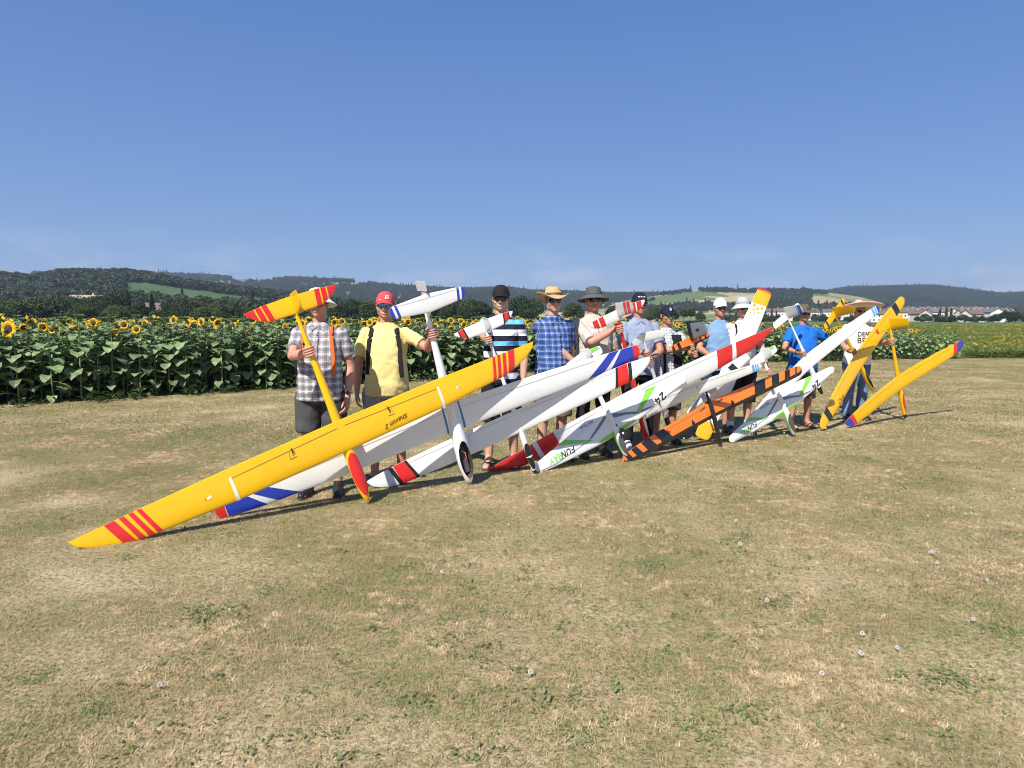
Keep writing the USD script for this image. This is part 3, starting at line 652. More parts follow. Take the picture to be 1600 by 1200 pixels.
def turf_spots(step, y0, y1, thick):
    n = int(thick * 0.82 * (y1 ** 2 - y0 ** 2 + 2 * step * (y1 - y0)) / step ** 2)
    y = np.sqrt(rng.uniform(y0 ** 2, y1 ** 2, n)); x = rng.uniform(-1, 1, n) * (0.82 * y + step); k = y < np.interp(x, EDGE[:, 0], EDGE[:, 1]) + 0.2
    return np.stack([x, y, 0 * y], 1)[k]
P = turf_spots(0.6, 1.4, 9.6, 2.7)
scatter('grass', near, P, rng.integers(5, size=len(P)), rng.uniform(0.85, 1.15, len(P)), rng.uniform(0, 6.28, len(P)), 'short dry mown grass in the foreground', 'grass')
P = turf_spots(1.2, 8.8, 29.0, 2.7)
scatter('grass', mid_, P, rng.integers(4, size=len(P)), rng.uniform(0.85, 1.15, len(P)), rng.uniform(0, 6.28, len(P)), 'short dry mown grass around and behind the gliders', 'grass')

HERB = mat('herb_leaf', (0.22, 0.28, 0.09), 0.6, translucent=0.2, rand=0.35, island=True)
n = 2300; y = rng.uniform(1.8, 19, n) ** 1.0; x = y * rng.uniform(-0.8, 0.8, n)
k = (meshkit.fbm(np.stack([x / 1.3, y / 1.3, 0 * y], -1), 3, 12) > 0.50) & (y < np.interp(x, EDGE[:, 0], EDGE[:, 1]) - 0.2)
scatter('herbs', [[('leaves', weed_clump(90 + i, 9, 0.05, 0.012, 0.017), HERB, False)] for i in range(4)], np.c_[x, y, 0 * x][k], rng.integers(4, size=int(k.sum())), rng.uniform(0.6, 1.5, int(k.sum())), rng.uniform(0, 6.28, int(k.sum())), 'tiny green herbs scattered through the dry grass', 'herbs')
ROSETTE = mat('rosette_leaf', (0.21, 0.28, 0.09), 0.5, translucent=0.2, rand=0.3, island=True)
gx = lambda px, py: (lambda y: (at(px, y), y, 0.0))(EYE * 1110 / (py - 500) * 1.0)
def ground_at(px, py):
    a, b = (px - 800) / FOCAL, (600 - py) / FOCAL; t = -EYE / (-SP + b * CP)
    return np.array([a * t, (CP + b * SP) * t, 0.0])
first = None
for px, py, sc in [(322, 960, 1.3), (1018, 882, 1.1), (1215, 944, 1.0), (1160, 838, 1.0), (1090, 865, 0.8), (200, 872, 0.8), (885, 922, 0.7), (1480, 1062, 1.2), (1565, 985, 1.0), (905, 1150, 0.9), (1270, 970, 0.7), (430, 920, 0.9), (1580, 835, 1.0), (1095, 1140, 1.0), (60, 1060, 0.9), (640, 1100, 0.7), (1370, 800, 0.9), (150, 1110, 0.8)]:
    args = ('weed', 'flat green weed rosette growing in the dry lawn', 'weed', 'green weed rosettes in the dry lawn', ground_at(px, py), random.uniform(0, 360))
    if first is None:
        first = thing(*args, scale=sc); obj('leaves', weed_clump(77, 110, 0.12, 0.010, 0.016), ROSETTE, first)
    else: copy_of(first, *args, sc)

CLOCKM = mat('seed_head', (0.74, 0.73, 0.68), 0.9, translucent=0.4); STALK = mat('seed_stalk', (0.2, 0.22, 0.1), 0.7)
def seed_clock(r):
    d = r.normal(size=(60, 3)); d /= np.linalg.norm(d, axis=1, keepdims=True); ms = []
    for u in d:
        s = np.cross(u, r.normal(size=3)); s /= np.linalg.norm(s); t = np.cross(u, s); R = 0.0135
        for w in (s, t): ms.append(trimesh.Trimesh([u * 0.006, u * R + w * 0.0028, u * R - w * 0.0028], [(0, 1, 2)], process=False))
    m = cat(*ms); m.apply_translation([0, 0, 0.035]); return m
first = None
for px, py in [(1156, 858), (1150, 820), (1464, 885), (1456, 870), (1483, 783), (1584, 768), (1347, 998), (1402, 1020), (1284, 1061), (1198, 946), (829, 1060), (1345, 1030), (1452, 868), (914, 807), (1094, 771), (1508, 808), (250, 1080), (1517, 797), (1542, 912), (1250, 775), (1450, 810), (1520, 975), (1388, 740), (1330, 745), (690, 900), (795, 824), (940, 760), (468, 859)]:
    args = ('dandelion_clock', 'white dandelion seed head standing in the lawn', 'dandelion', 'dandelion seed heads in the lawn', ground_at(px, py), random.uniform(0, 360))
    if first is None:
        first = thing(*args, scale=1.0); obj('seed_head', seed_clock(np.random.default_rng(3)), CLOCKM, first); obj('stalk', tube([(0, 0, 0), (0.002, 0, 0.015), (0, 0, 0.03)], 0.0018, 5), STALK, first)
    else: copy_of(first, *args, random.uniform(0.6, 0.95))
CLOVER = mat('clover_bloom', (0.55, 0.53, 0.46), 0.8)
n = 900; y = rng.uniform(8.5, 25, n); x = y * rng.uniform(-0.1, 0.78, n); k = y < np.interp(x, EDGE[:, 0], EDGE[:, 1]) - 0.3
bl = trimesh.creation.icosphere(1, 0.008); bl.apply_translation([0, 0, 0.035])
scatter('clover', [[('bloom', bl, CLOVER, True)]], np.c_[x, y, 0 * x][k], np.zeros(k.sum()), rng.uniform(0.6, 1.3, k.sum()), np.zeros(k.sum()), 'scattered white clover flowers in the lawn on the right', 'clover')

# ------------------------------------------------------------------ gliders
def gel(name, c, rough=0.28, vary=0.05):
    return mat(name, c, rough, vary=vary, scale=3, spec=0.5, coat=0.35)
YEL = gel('paint_yellow', (0.84, 0.47, 0.004)); WHT = gel('paint_white', (0.78, 0.79, 0.80)); RED = gel('paint_red', (0.66, 0.022, 0.024)); BLU = gel('paint_blue', (0.018, 0.045, 0.42))
BLK = gel('paint_black', (0.014, 0.014, 0.018)); ORG = gel('paint_orange', (0.88, 0.20, 0.018)); GRN = gel('paint_green', (0.22, 0.62, 0.06)); SKYB = gel('paint_sky_blue', (0.13, 0.38, 0.75)); GRY = gel('paint_grey', (0.16, 0.18, 0.20))
PALE = gel('paint_pale_grey', (0.56, 0.57, 0.58)); AMB = gel('paint_amber', (0.88, 0.36, 0.01)); TAPE = mat('tape_white', (0.80, 0.76, 0.64), 0.5); TAPEB = mat('tape_blue', (0.03, 0.19, 0.40), 0.45); INK = mat('lettering_ink', (0.02, 0.02, 0.022), 0.5); INKR = mat('lettering_red', (0.55, 0.03, 0.02), 0.5)
COCKPIT = mat('cockpit_dark', (0.055, 0.045, 0.038), 0.6, vary=0.3, scale=20); CARB = mat('carbon_grey', (0.05, 0.05, 0.055), 0.35, vary=0.3, scale=60); SMOKE = gel('canopy_grey', (0.09, 0.09, 0.10), 0.2); LINE = mat('hinge_gap', (0.07, 0.06, 0.05), 0.8); ELEC = mat('electronics', (0.03, 0.03, 0.035), 0.5); BATT = mat('battery_wrap', (0.10, 0.10, 0.12), 0.4); DULLYEL = gel('paint_yellow_fin', (0.74, 0.42, 0.006)); DKRED = RED
HINGE = mat('hinge_tape', (0.45, 0.43, 0.38), 0.6)

class Wing:
    """A lifting surface: x along the span, y towards the tail, z out of the upper surface."""
    def __init__(s, h, st, tip=(0.95, 0.0), dih=0.0, th=0.085, z=0.0, yc=0.0, both=True):
        s.h, s.dih, s.th, s.zc, s.yc, s.both = h, dih, th, z, yc, both
        s.t, s.l, s.e = np.array(st, float).T; s.t0, s.yt = tip
    def edges(s, x):
        t = np.clip(np.abs(np.asarray(x, float)) / s.h, 0, 1); l, e = np.interp(t, s.t, s.l), np.interp(t, s.t, s.e)
        q = np.clip((t - s.t0) / (1 - s.t0), 0, 1); f = np.sqrt(np.clip(1 - q ** 2, 0.0004, 1))
        return s.yc + s.yt + (l - s.yt) * f, s.yc + s.yt + (e - s.yt) * f
    def surf(s, x, y, side):
        l, e = s.edges(x); c = np.maximum(e - l, 1e-4); u = np.clip((y - l) / c, 0, 1)
        yt = 5 * (0.2969 * np.sqrt(u) - 0.126 * u - 0.3516 * u ** 2 + 0.2843 * u ** 3 - 0.1036 * u ** 4)
        return s.zc + s.dih * np.minimum(np.abs(x) / s.h, 1) ** 1.5 + (yt * c * s.th * 1.3 if side > 0 else -yt * c * s.th * 0.65)
    def mesh(s, n=26, m=14):
        t = np.sin(np.linspace(0, 1, n) * np.pi / 2); t = 0.65 * t + 0.35 * np.linspace(0, 1, n)
        x = np.r_[-t[::-1], t[1:]] * s.h if s.both else t * s.h
        u = (1 - np.cos(np.linspace(0, 1, m) * np.pi)) / 2
        rings = []
        for xx in x:
            l, e = s.edges(xx); y = l + (e - l) * u
            rings.append(np.vstack([np.stack([0 * y + xx, y, s.surf(xx, y, 1)], 1), np.stack([0 * y + xx, y, s.surf(xx, y, -1)], 1)[::-1][1:-1]]))
        return loft(rings)
    def outline(s):
        x = np.linspace(-s.h if s.both else 0, s.h, 161); l, e = s.edges(x)
        return Polygon(list(zip(x, l + 0.0008)) + list(zip(x, e - 0.0008))[::-1]).buffer(0)
    def decal(s, poly, sides=(1, -1), lift=0.0022, cell=0.03):
        """Paint of the given outline, laid over the upper and lower surface."""
        p = Polygon(poly).buffer(0).intersection(s.outline()); ms = []
        x0, _, x1, _ = p.bounds if not p.is_empty else (0, 0, 0, 0); cuts = np.linspace(x0, x1, max(2, int((x1 - x0) / 0.08) + 2))
        for g in [q for a, b in zip(cuts[:-1], cuts[1:]) for r_ in [p.intersection(Polygon([(a, -9), (b, -9), (b, 9), (a, 9)]))] for q in getattr(r_, 'geoms', [r_])]:
            if g.is_empty or g.area < 1e-6 or g.geom_type != 'Polygon': continue
            v, f = trimesh.creation.triangulate_polygon(g, engine='earcut')
            v, f = trimesh.remesh.subdivide_to_size(np.c_[v, 0 * v[:, 0]], f, cell)
            for side in sides:
                q = v.copy(); q[:, 2] = s.surf(q[:, 0], q[:, 1], side) + side * lift
                k = trimesh.Trimesh(q, f if side > 0 else f[:, ::-1], process=False); ms.append(k)
        return cat(*ms) if ms else None
    def line(s, a, b, w=0.004, **k):
        return s.decal(LineString([a, b]).buffer(w / 2, cap_style=2).exterior.coords, sides=(1,), **k)
    def text(s, txt, at, deg, height, bold=False, shear=0.0, lift=0.003):
        m = meshkit.text_mesh(txt, height, 0.0008, bold); v = np.array(m.vertices); x, y = v[:, 0] + shear * v[:, 1], v[:, 1]
        a = math.radians(deg); X, Y = at[0] + x * math.cos(a) - y * math.sin(a), at[1] + x * math.sin(a) + y * math.cos(a)
        return trimesh.Trimesh(np.stack([X, Y, s.surf(X, Y, 1) + lift + v[:, 2]], 1), m.faces, process=False)

from scipy.interpolate import PchipInterpolator
class Pod:
    """A fuselage along y: rows of (y, half width, half height, centre z)."""
    def __init__(s, rows):
        a = np.array(rows, float); s.y0, s.y1 = a[0, 0], a[-1, 0]; s.f = PchipInterpolator(a[:, 0], a[:, 1:])
    def ring(s, y, n=20, k=1.0, off=0.0):
        w, h, c = s.f(y); t = np.linspace(0, 2 * np.pi, n, endpoint=False)
        return np.stack([(w * k + off) * np.cos(t), 0 * t + y, c + (h * k + off) * np.sin(t)], 1)
    def mesh(s, y0=None, y1=None, n=48, k=1.0):
        y0, y1 = s.y0 if y0 is None else y0, s.y1 if y1 is None else y1
        ys = y0 + (y1 - y0) * (0.5 * np.linspace(0, 1, n) + 0.5 * (1 - np.cos(np.linspace(0, 1, n) * np.pi)) / 2)
        return loft([s.ring(y, 20, k) for y in ys])
    def patch(s, y0, y1, half_deg, mid_deg=90, lift=0.003, n=24, m=12, blunt=0.5):
        q = np.linspace(0, 1, n); fac = np.clip(1 - (2 * q - 1) ** 2, 0, 1) ** blunt; v = []
        for y, f in zip(y0 + (y1 - y0) * q, np.maximum(fac, 0.02)):
            w, h, c = s.f(y); t = np.radians(mid_deg + half_deg * f * np.linspace(-1, 1, m))
            v.append(np.stack([(w + lift) * np.cos(t), 0 * t + y, c + (h + lift) * np.sin(t)], 1))
        i, j = np.meshgrid(np.arange(n - 1), np.arange(m - 1), indexing='ij'); a = (i * m + j).ravel()
        return trimesh.Trimesh(np.vstack(v), np.vstack([np.stack([a, a + m + 1, a + m], 1), np.stack([a, a + 1, a + m + 1], 1)]), process=False)
    def text(s, txt, y, height, deg=90, bold=True, flip=1):
        m = meshkit.text_mesh(txt, height, 0.0008, bold); v = np.array(m.vertices); v[:, 0] -= v[:, 0].mean(); v[:, 1] -= v[:, 1].mean()
        Y = y + flip * v[:, 0]; w, h, c = s.f(Y).T; t = np.radians(deg) + flip * v[:, 1] / np.maximum(w, 0.01)
        return trimesh.Trimesh(np.stack([(w + 0.003 + v[:, 2]) * np.cos(t), Y, c + (h + 0.003 + v[:, 2]) * np.sin(t)], 1), m.faces, process=False)

def standing(wing_mesh):
    """A half surface lying along +x turned up into +z (a fin)."""
    m = wing_mesh.copy(); v = m.vertices; m.vertices = np.stack([-v[:, 2], v[:, 1], v[:, 0]], 1); return m

POSE = {
 'G1': ((-1.363, 5.5881, 0.6547), ((0.7875, -0.3122, 0.5314), (0.5286, -0.1012, -0.8428), (0.3169, 0.9446, 0.0853))),
 'G2': ((-0.5211, 6.2798, 0.6206), ((0.8465, -0.2142, 0.4874), (0.4553, -0.1834, -0.8713), (0.276, 0.9594, -0.0577))),
 'G3': ((0.0419, 6.7054, 0.5767), ((0.8851, -0.3169, 0.3409), (0.3043, -0.1603, -0.939), (0.3522, 0.9348, -0.0454))),
 'G4': ((1.0362, 7.4208, 0.4447), ((0.8057, -0.4134, 0.4242), (0.4325, -0.0787, -0.8982), (0.4047, 0.9072, 0.1154))),
 'G5': ((1.3589, 7.6561, 0.7145), ((0.8597, -0.2837, 0.4249), (0.3562, -0.2634, -0.8965), (0.3662, 0.922, -0.1254))),
 'G6': ((1.7256, 8.0466, 0.5497), ((0.9062, -0.3401, 0.2512), (0.1266, -0.3487, -0.9286), (0.4035, 0.8733, -0.2729))),
 'G7': ((2.327, 8.2413, 0.4399), ((0.8237, -0.3034, 0.4791), (0.4846, -0.0621, -0.8725), (0.2945, 0.9508, 0.0959))),
 'G8': ((2.78, 8.90, 0.955), ((0.410, -0.912, 0.0), (0.140, 0.063, -0.988), (0.901, 0.405, 0.154))),
 'G9': ((3.4252, 8.9975, 0.4547), ((0.818, -0.4321, 0.3798), (0.3749, -0.1004, -0.9216), (0.4363, 0.8962, 0.0798))),
 'G10': ((3.9577, 9.4635, 0.9312), ((0.7609, -0.4954, 0.419), (0.3836, -0.1773, -0.9063), (0.5233, 0.8504, 0.0551))),
 'G11': ((4.9723, 10.171, 0.9298), ((0.6202, -0.5732, 0.5355), (0.4415, -0.3092, -0.8423), (0.6484, 0.7588, 0.0613))),
 'G12': ((5.6923, 10.3719, 0.5919), ((0.8263, -0.3389, 0.4498), (0.39, -0.2319, -0.8911), (0.4063, 0.9118, -0.0594))),
}
AXES = {}
for k, (c, m) in POSE.items():
    u, _, v = np.linalg.svd(np.array(m)); AXES[k] = (np.array(c), u @ v)
def spot(g, p):
    c, m = AXES[g]; return c + m @ np.asarray(p, float)
def into(g, p):
    c, m = AXES[g]; return m.T @ (np.asarray(p, float) - c)
def glider(g, label):
    c, m = AXES[g]
    return thing('model_glider', label, 'model glider', 'model gliders leaning in a row', matrix=Gf.Matrix4d(*m[:, 0], 0, *m[:, 1], 0, *m[:, 2], 0, *c, 1))

def add_wing(p, w, m, name='wing'): return obj(name, w.mesh(), m, p, smooth=50)
def paint(p, w, name, mat_, polys, **k):
    for q in polys:
        d = w.decal(q, **k)
        if d is not None: obj(name, d, mat_, p, smooth=True)
def mirror(polys): return [[(-x, y) for x, y in q] for q in polys]
def fin_part(p, h, root, tip_, z0, m, name='fin', tipr=(0.85, None), decals=()):
    """An upright fin from z0 up by h: root and tip = (leading y, trailing y)."""
    w = Wing(h, [(0, *root), (1, *tip_)], (tipr[0], tipr[1] if tipr[1] is not None else sum(tip_) / 2), 0, 0.08, both=False)
    f = standing(w.mesh(12, 9)); f.apply_translation([0, 0, z0]); path = obj(name, f, m, p, smooth=50)
    for n, dm, q in decals:
        d = w.decal(q)
        if d is not None: d = standing(d); d.apply_translation([0, 0, z0]); obj(n, d, dm, path, smooth=True)
    return path

# 1 --- yellow with red stripes
p = glider('G1', 'large yellow glider with red stripes at both wing tips, nearest to the camera')
w1 = Wing(1.962, [(0, -0.205, 0.055), (0.45, -0.20, 0.05), (0.8, -0.165, 0.035), (1, -0.115, 0.025)], (0.78, 0.024), 0.04); wp = add_wing(p, w1, YEL)
RS = [[(1.523, 0.1), (1.55, 0.1), (1.455, -0.2), (1.421, -0.2)], [(1.577, 0.1), (1.606, 0.1), (1.510, -0.2), (1.472, -0.2)], [(1.635, 0.1), (1.668, 0.1), (1.57, -0.2), (1.53, -0.2)], [(1.70, 0.1), (1.768, 0.1), (1.655, -0.2), (1.585, -0.2)]]
paint(wp, w1, 'stripe', RED, RS + mirror(RS))
for sx in (-1, 1):
    obj('tape', w1.decal([(sx * 0.893, -0.012), (sx * 0.912, -0.015), (sx * 0.918, -0.215), (sx * 0.888, -0.215)]), TAPE, wp, smooth=True)
    obj('hinge_line', w1.line((sx * 0.03, 0.0), (sx * 0.89, -0.025), 0.0032), LINE, wp)
    obj('servo_cover', cat(w1.line((sx * 0.42, -0.002), (sx * 0.424, -0.06), 0.006), w1.line((sx * 0.40, -0.073), (sx * 0.455, -0.075), 0.004), w1.line((sx * 0.445, -0.02), (sx * 0.455, -0.075), 0.003)), LINE, wp)
    obj('servo_horn', box(0.006, 0.03, 0.02, (sx * 0.42, -0.012, float(w1.surf(sx * 0.42, -0.012, 1)) + 0.008)), ELEC, wp)
    obj('emblem', w1.decal([(sx * 1.064, -0.075), (sx * 1.10, -0.083), (sx * 1.098, -0.103), (sx * 1.064, -0.094)], sides=(1,)), TAPE, wp)
    obj('emblem', w1.text('xx', (sx * 1.10 if sx < 0 else 1.098, -0.082), 190, 0.011, True, lift=0.0045), INKR, wp)
obj('lettering', w1.text('Shaxon 2', (0.56, -0.108), 186, 0.036, shear=0.35), INK, wp)
pod = Pod([(-0.673, 0.004, 0.004, -0.035), (-0.655, 0.016, 0.014, -0.034), (-0.58, 0.036, 0.032, -0.03), (-0.42, 0.05, 0.042, -0.028), (-0.24, 0.048, 0.038, -0.03), (-0.05, 0.042, 0.034, -0.034), (0.12, 0.036, 0.032, -0.03), (0.5, 0.027, 0.025, -0.02), (0.95, 0.014, 0.014, -0.004), (1.06, 0.012, 0.012, 0.0)])
fp = obj('fuselage', pod.mesh(), YEL, p, smooth=True)
obj('canopy', pod.patch(-0.60, -0.225, 72, 90), RED, fp, smooth=True)
t1 = Wing(0.375, [(0, -0.075, 0.065), (0.6, -0.07, 0.06), (1, -0.02, 0.045)], (0.55, 0.045), 0, 0.07, 0.008, 1.02); tp = add_wing(p, t1, YEL, 'tailplane')
TS = [[(0.20, 1.12), (0.24, 1.12), (0.205, 0.9), (0.165, 0.9)], [(0.252, 1.12), (0.292, 1.12), (0.26, 0.9), (0.22, 0.9)], [(0.304, 1.12), (0.42, 1.12), (0.42, 0.9), (0.272, 0.9)]]
paint(tp, t1, 'stripe', RED, TS + mirror(TS))
fin_part(p, 0.21, (0.93, 1.10), (1.0, 1.115), 0.012, DULLYEL)

# 2 --- white, blue bars and red ends, open canopy
p = glider('G2', 'long white glider with blue bars and red wing ends, its canopy open')
w2 = Wing(2.082, [(0, -0.115, 0.15), (0.5, -0.11, 0.125), (0.85, -0.085, 0.085), (1, -0.055, 0.07)], (0.985, 0.01), 0.088); wp = add_wing(p, w2, WHT)
paint(wp, w2, 'wing_end', RED, [[(2.005, 0.2), (2.2, 0.2), (2.2, -0.2), (1.998, -0.2)], [(-2.005, 0.2), (-2.2, 0.2), (-2.2, -0.2), (-2.008, -0.2)]])
BB = [[(1.90, 0.11), (2.004, 0.11), (1.997, -0.13), (1.66, -0.13)], [(1.765, 0.11), (1.878, 0.11), (1.56, -0.13), (1.38, -0.13)]]
paint(wp, w2, 'bar', BLU, BB + mirror(BB))
for sx in (-1, 1):
    obj('tape', w2.decal([(sx * 0.072, 0.155), (sx * 0.088, 0.155), (sx * 0.094, -0.13), (sx * 0.074, -0.13)]), TAPEB, wp, smooth=True)
    obj('hinge_line', w2.line((sx * 0.1, 0.085), (sx * 1.55, 0.06), 0.004), HINGE, wp)
pod = Pod([(-0.635, 0.006, 0.006, 0.0), (-0.62, 0.024, 0.022, 0.002), (-0.54, 0.05, 0.046, 0.008), (-0.40, 0.068, 0.062, 0.012), (-0.24, 0.068, 0.062, 0.014), (-0.06, 0.055, 0.05, 0.012), (0.06, 0.05, 0.04, -0.002), (0.2, 0.046, 0.04, -0.004), (0.5, 0.036, 0.036, 0.0), (0.9, 0.02, 0.02, 0.0), (1.10, 0.015, 0.015, 0.0)])
shell = to_man(pod.mesh()); cav = to_man(loft([np.stack([a * np.cos(np.linspace(0, 2 * np.pi, 20, endpoint=False)), y + b * np.sin(np.linspace(0, 2 * np.pi, 20, endpoint=False)), np.full(20, z)], 1) for z, a, b, y in [(-0.025, 0.036, 0.15, -0.385), (0.025, 0.054, 0.175, -0.385), (0.12, 0.066, 0.20, -0.385)]]))
fp = obj('fuselage', to_tri(shell - cav), WHT, p, smooth=40)
liner = loft([np.stack([a * np.cos(np.linspace(0, 2 * np.pi, 20, endpoint=False)), y + b * np.sin(np.linspace(0, 2 * np.pi, 20, endpoint=False)), np.full(20, z)], 1) for z, a, b, y in [(-0.024, 0.034, 0.147, -0.385), (0.025, 0.0525, 0.172, -0.385), (0.058, 0.0565, 0.180, -0.385)]], False); liner.invert()
obj('cockpit_liner', liner, COCKPIT, fp, smooth=40); obj('tray', box(0.035, 0.19, 0.012, (0.012, -0.37, 0.012)), ELEC, fp)
obj('battery', box(0.05, 0.13, 0.03, (0.0, -0.45, 0.004)), BATT, fp); obj('receiver', box(0.04, 0.07, 0.022, (-0.008, -0.33, 0.006)), ELEC, fp); obj('servo', box(0.022, 0.03, 0.024, (0.008, -0.25, 0.004)), ELEC, fp)
obj('wire', tube([(0.012, -0.34, 0.02), (0.02, -0.37, 0.035), (0.0, -0.39, 0.032), (-0.012, -0.36, 0.03)], 0.0025, 5), RED, fp); obj('wire', tube([(-0.01, -0.30, 0.02), (0.015, -0.33, 0.036), (0.018, -0.38, 0.025)], 0.0025, 5), WHT, fp)
obj('pylon', loft([Pod([(-0.2, 0.03, 0.02, 0.02), (0.2, 0.012, 0.02, 0.02)]).ring(y, 20) * [k, 1, 1] + [0, 0, 0.012] for y, k in [(-0.2, 1.0), (-0.1, 1.35), (0.0, 1.5), (0.1, 1.4), (0.16, 0.8)]]), WHT, fp, smooth=True)
t2 = Wing(0.352, [(0, -0.085, 0.075), (1, -0.05, 0.05)], (0.86, 0.01), 0, 0.07, 0.10, 1.075); tp = add_wing(p, t2, WHT, 'tailplane')
TB = [[(0.335, 1.2), (0.42, 1.2), (0.42, 0.9), (0.29, 0.9)], [(0.292, 1.2), (0.312, 1.2), (0.268, 0.9), (0.242, 0.9)]]
paint(tp, t2, 'bar', BLU, TB + mirror(TB)); obj('hinge_line', t2.line((-0.3, 1.115), (0.3, 1.115), 0.003), HINGE, tp)
fin_part(p, 0.10, (0.92, 1.17), (0.98, 1.17), 0.008, PALE); obj('rudder', box(0.012, 0.085, 0.19, (0, 1.215, 0.03)), PALE, p)

# 3 --- white with red bands edged in black
p = glider('G3', 'white glider with a red band edged in black near each wing tip')
w3 = Wing(1.511, [(0, -0.155, 0.07), (0.5, -0.15, 0.07), (0.8, -0.13, 0.06), (1, -0.095, 0.045)], (0.82, 0.03), 0.043); wp = add_wing(p, w3, WHT)
R3 = [[(1.157, 0.2), (1.278, 0.2), (1.20, -0.2), (1.06, -0.2)]]; B3 = [[(1.137, 0.12), (1.159, 0.12), (1.068, -0.18), (1.035, -0.18)], [(1.272, 0.12), (1.312, 0.12), (1.235, -0.18), (1.198, -0.18)]]
paint(wp, w3, 'band', RED, R3 + mirror(R3)); paint(wp, w3, 'band_edge', BLK, B3 + mirror(B3), lift=0.0042)
for sx in (-1, 1):
    obj('hinge_line', w3.line((sx * 0.05, 0.035), (sx * 1.10, 0.03), 0.004), HINGE, wp); obj('servo_cover', w3.line((sx * 0.5, 0.03), (sx * 0.505, -0.03), 0.005), HINGE, wp)
pod = Pod([(-0.603, 0.004, 0.004, -0.02), (-0.59, 0.017, 0.016, -0.02), (-0.48, 0.027, 0.026, -0.018), (-0.28, 0.029, 0.03, -0.015), (0, 0.026, 0.027, -0.012), (0.2, 0.021, 0.022, -0.01), (0.95, 0.012, 0.012, 0), (1.0, 0.011, 0.011, 0)])
fp = obj('fuselage', pod.mesh(), WHT, p, smooth=True); obj('canopy', pod.patch(-0.555, -0.27, 78, 90), BLK, fp, smooth=True); obj('canopy_band', pod.patch(-0.425, -0.405, 85, 90, 0.005, 4, 12, 0.01), WHT, fp, smooth=True)
obj('nose_cap', pod.patch(-0.60, -0.565, 180, 90, 0.0025, 8, 20, 0.01), BLK, fp, smooth=True)
t3 = Wing(0.30, [(0, -0.062, 0.055), (0.6, -0.055, 0.05), (1, -0.02, 0.04)], (0.6, 0.035), 0, 0.07, 0.006, 0.93); tp = add_wing(p, t3, WHT, 'tailplane')
paint(tp, t3, 'band', RED, (q := [[(0.232, 1.1), (0.272, 1.1), (0.232, 0.8), (0.178, 0.8)]]) + mirror(q)); paint(tp, t3, 'band_edge', BLK, (q := [[(0.220, 1.1), (0.234, 1.1), (0.181, 0.8), (0.166, 0.8)], [(0.268, 1.1), (0.279, 1.1), (0.240, 0.8), (0.228, 0.8)]]) + mirror(q), lift=0.0042)
fin_part(p, 0.20, (0.87, 1.02), (0.92, 1.01), 0.01, PALE)

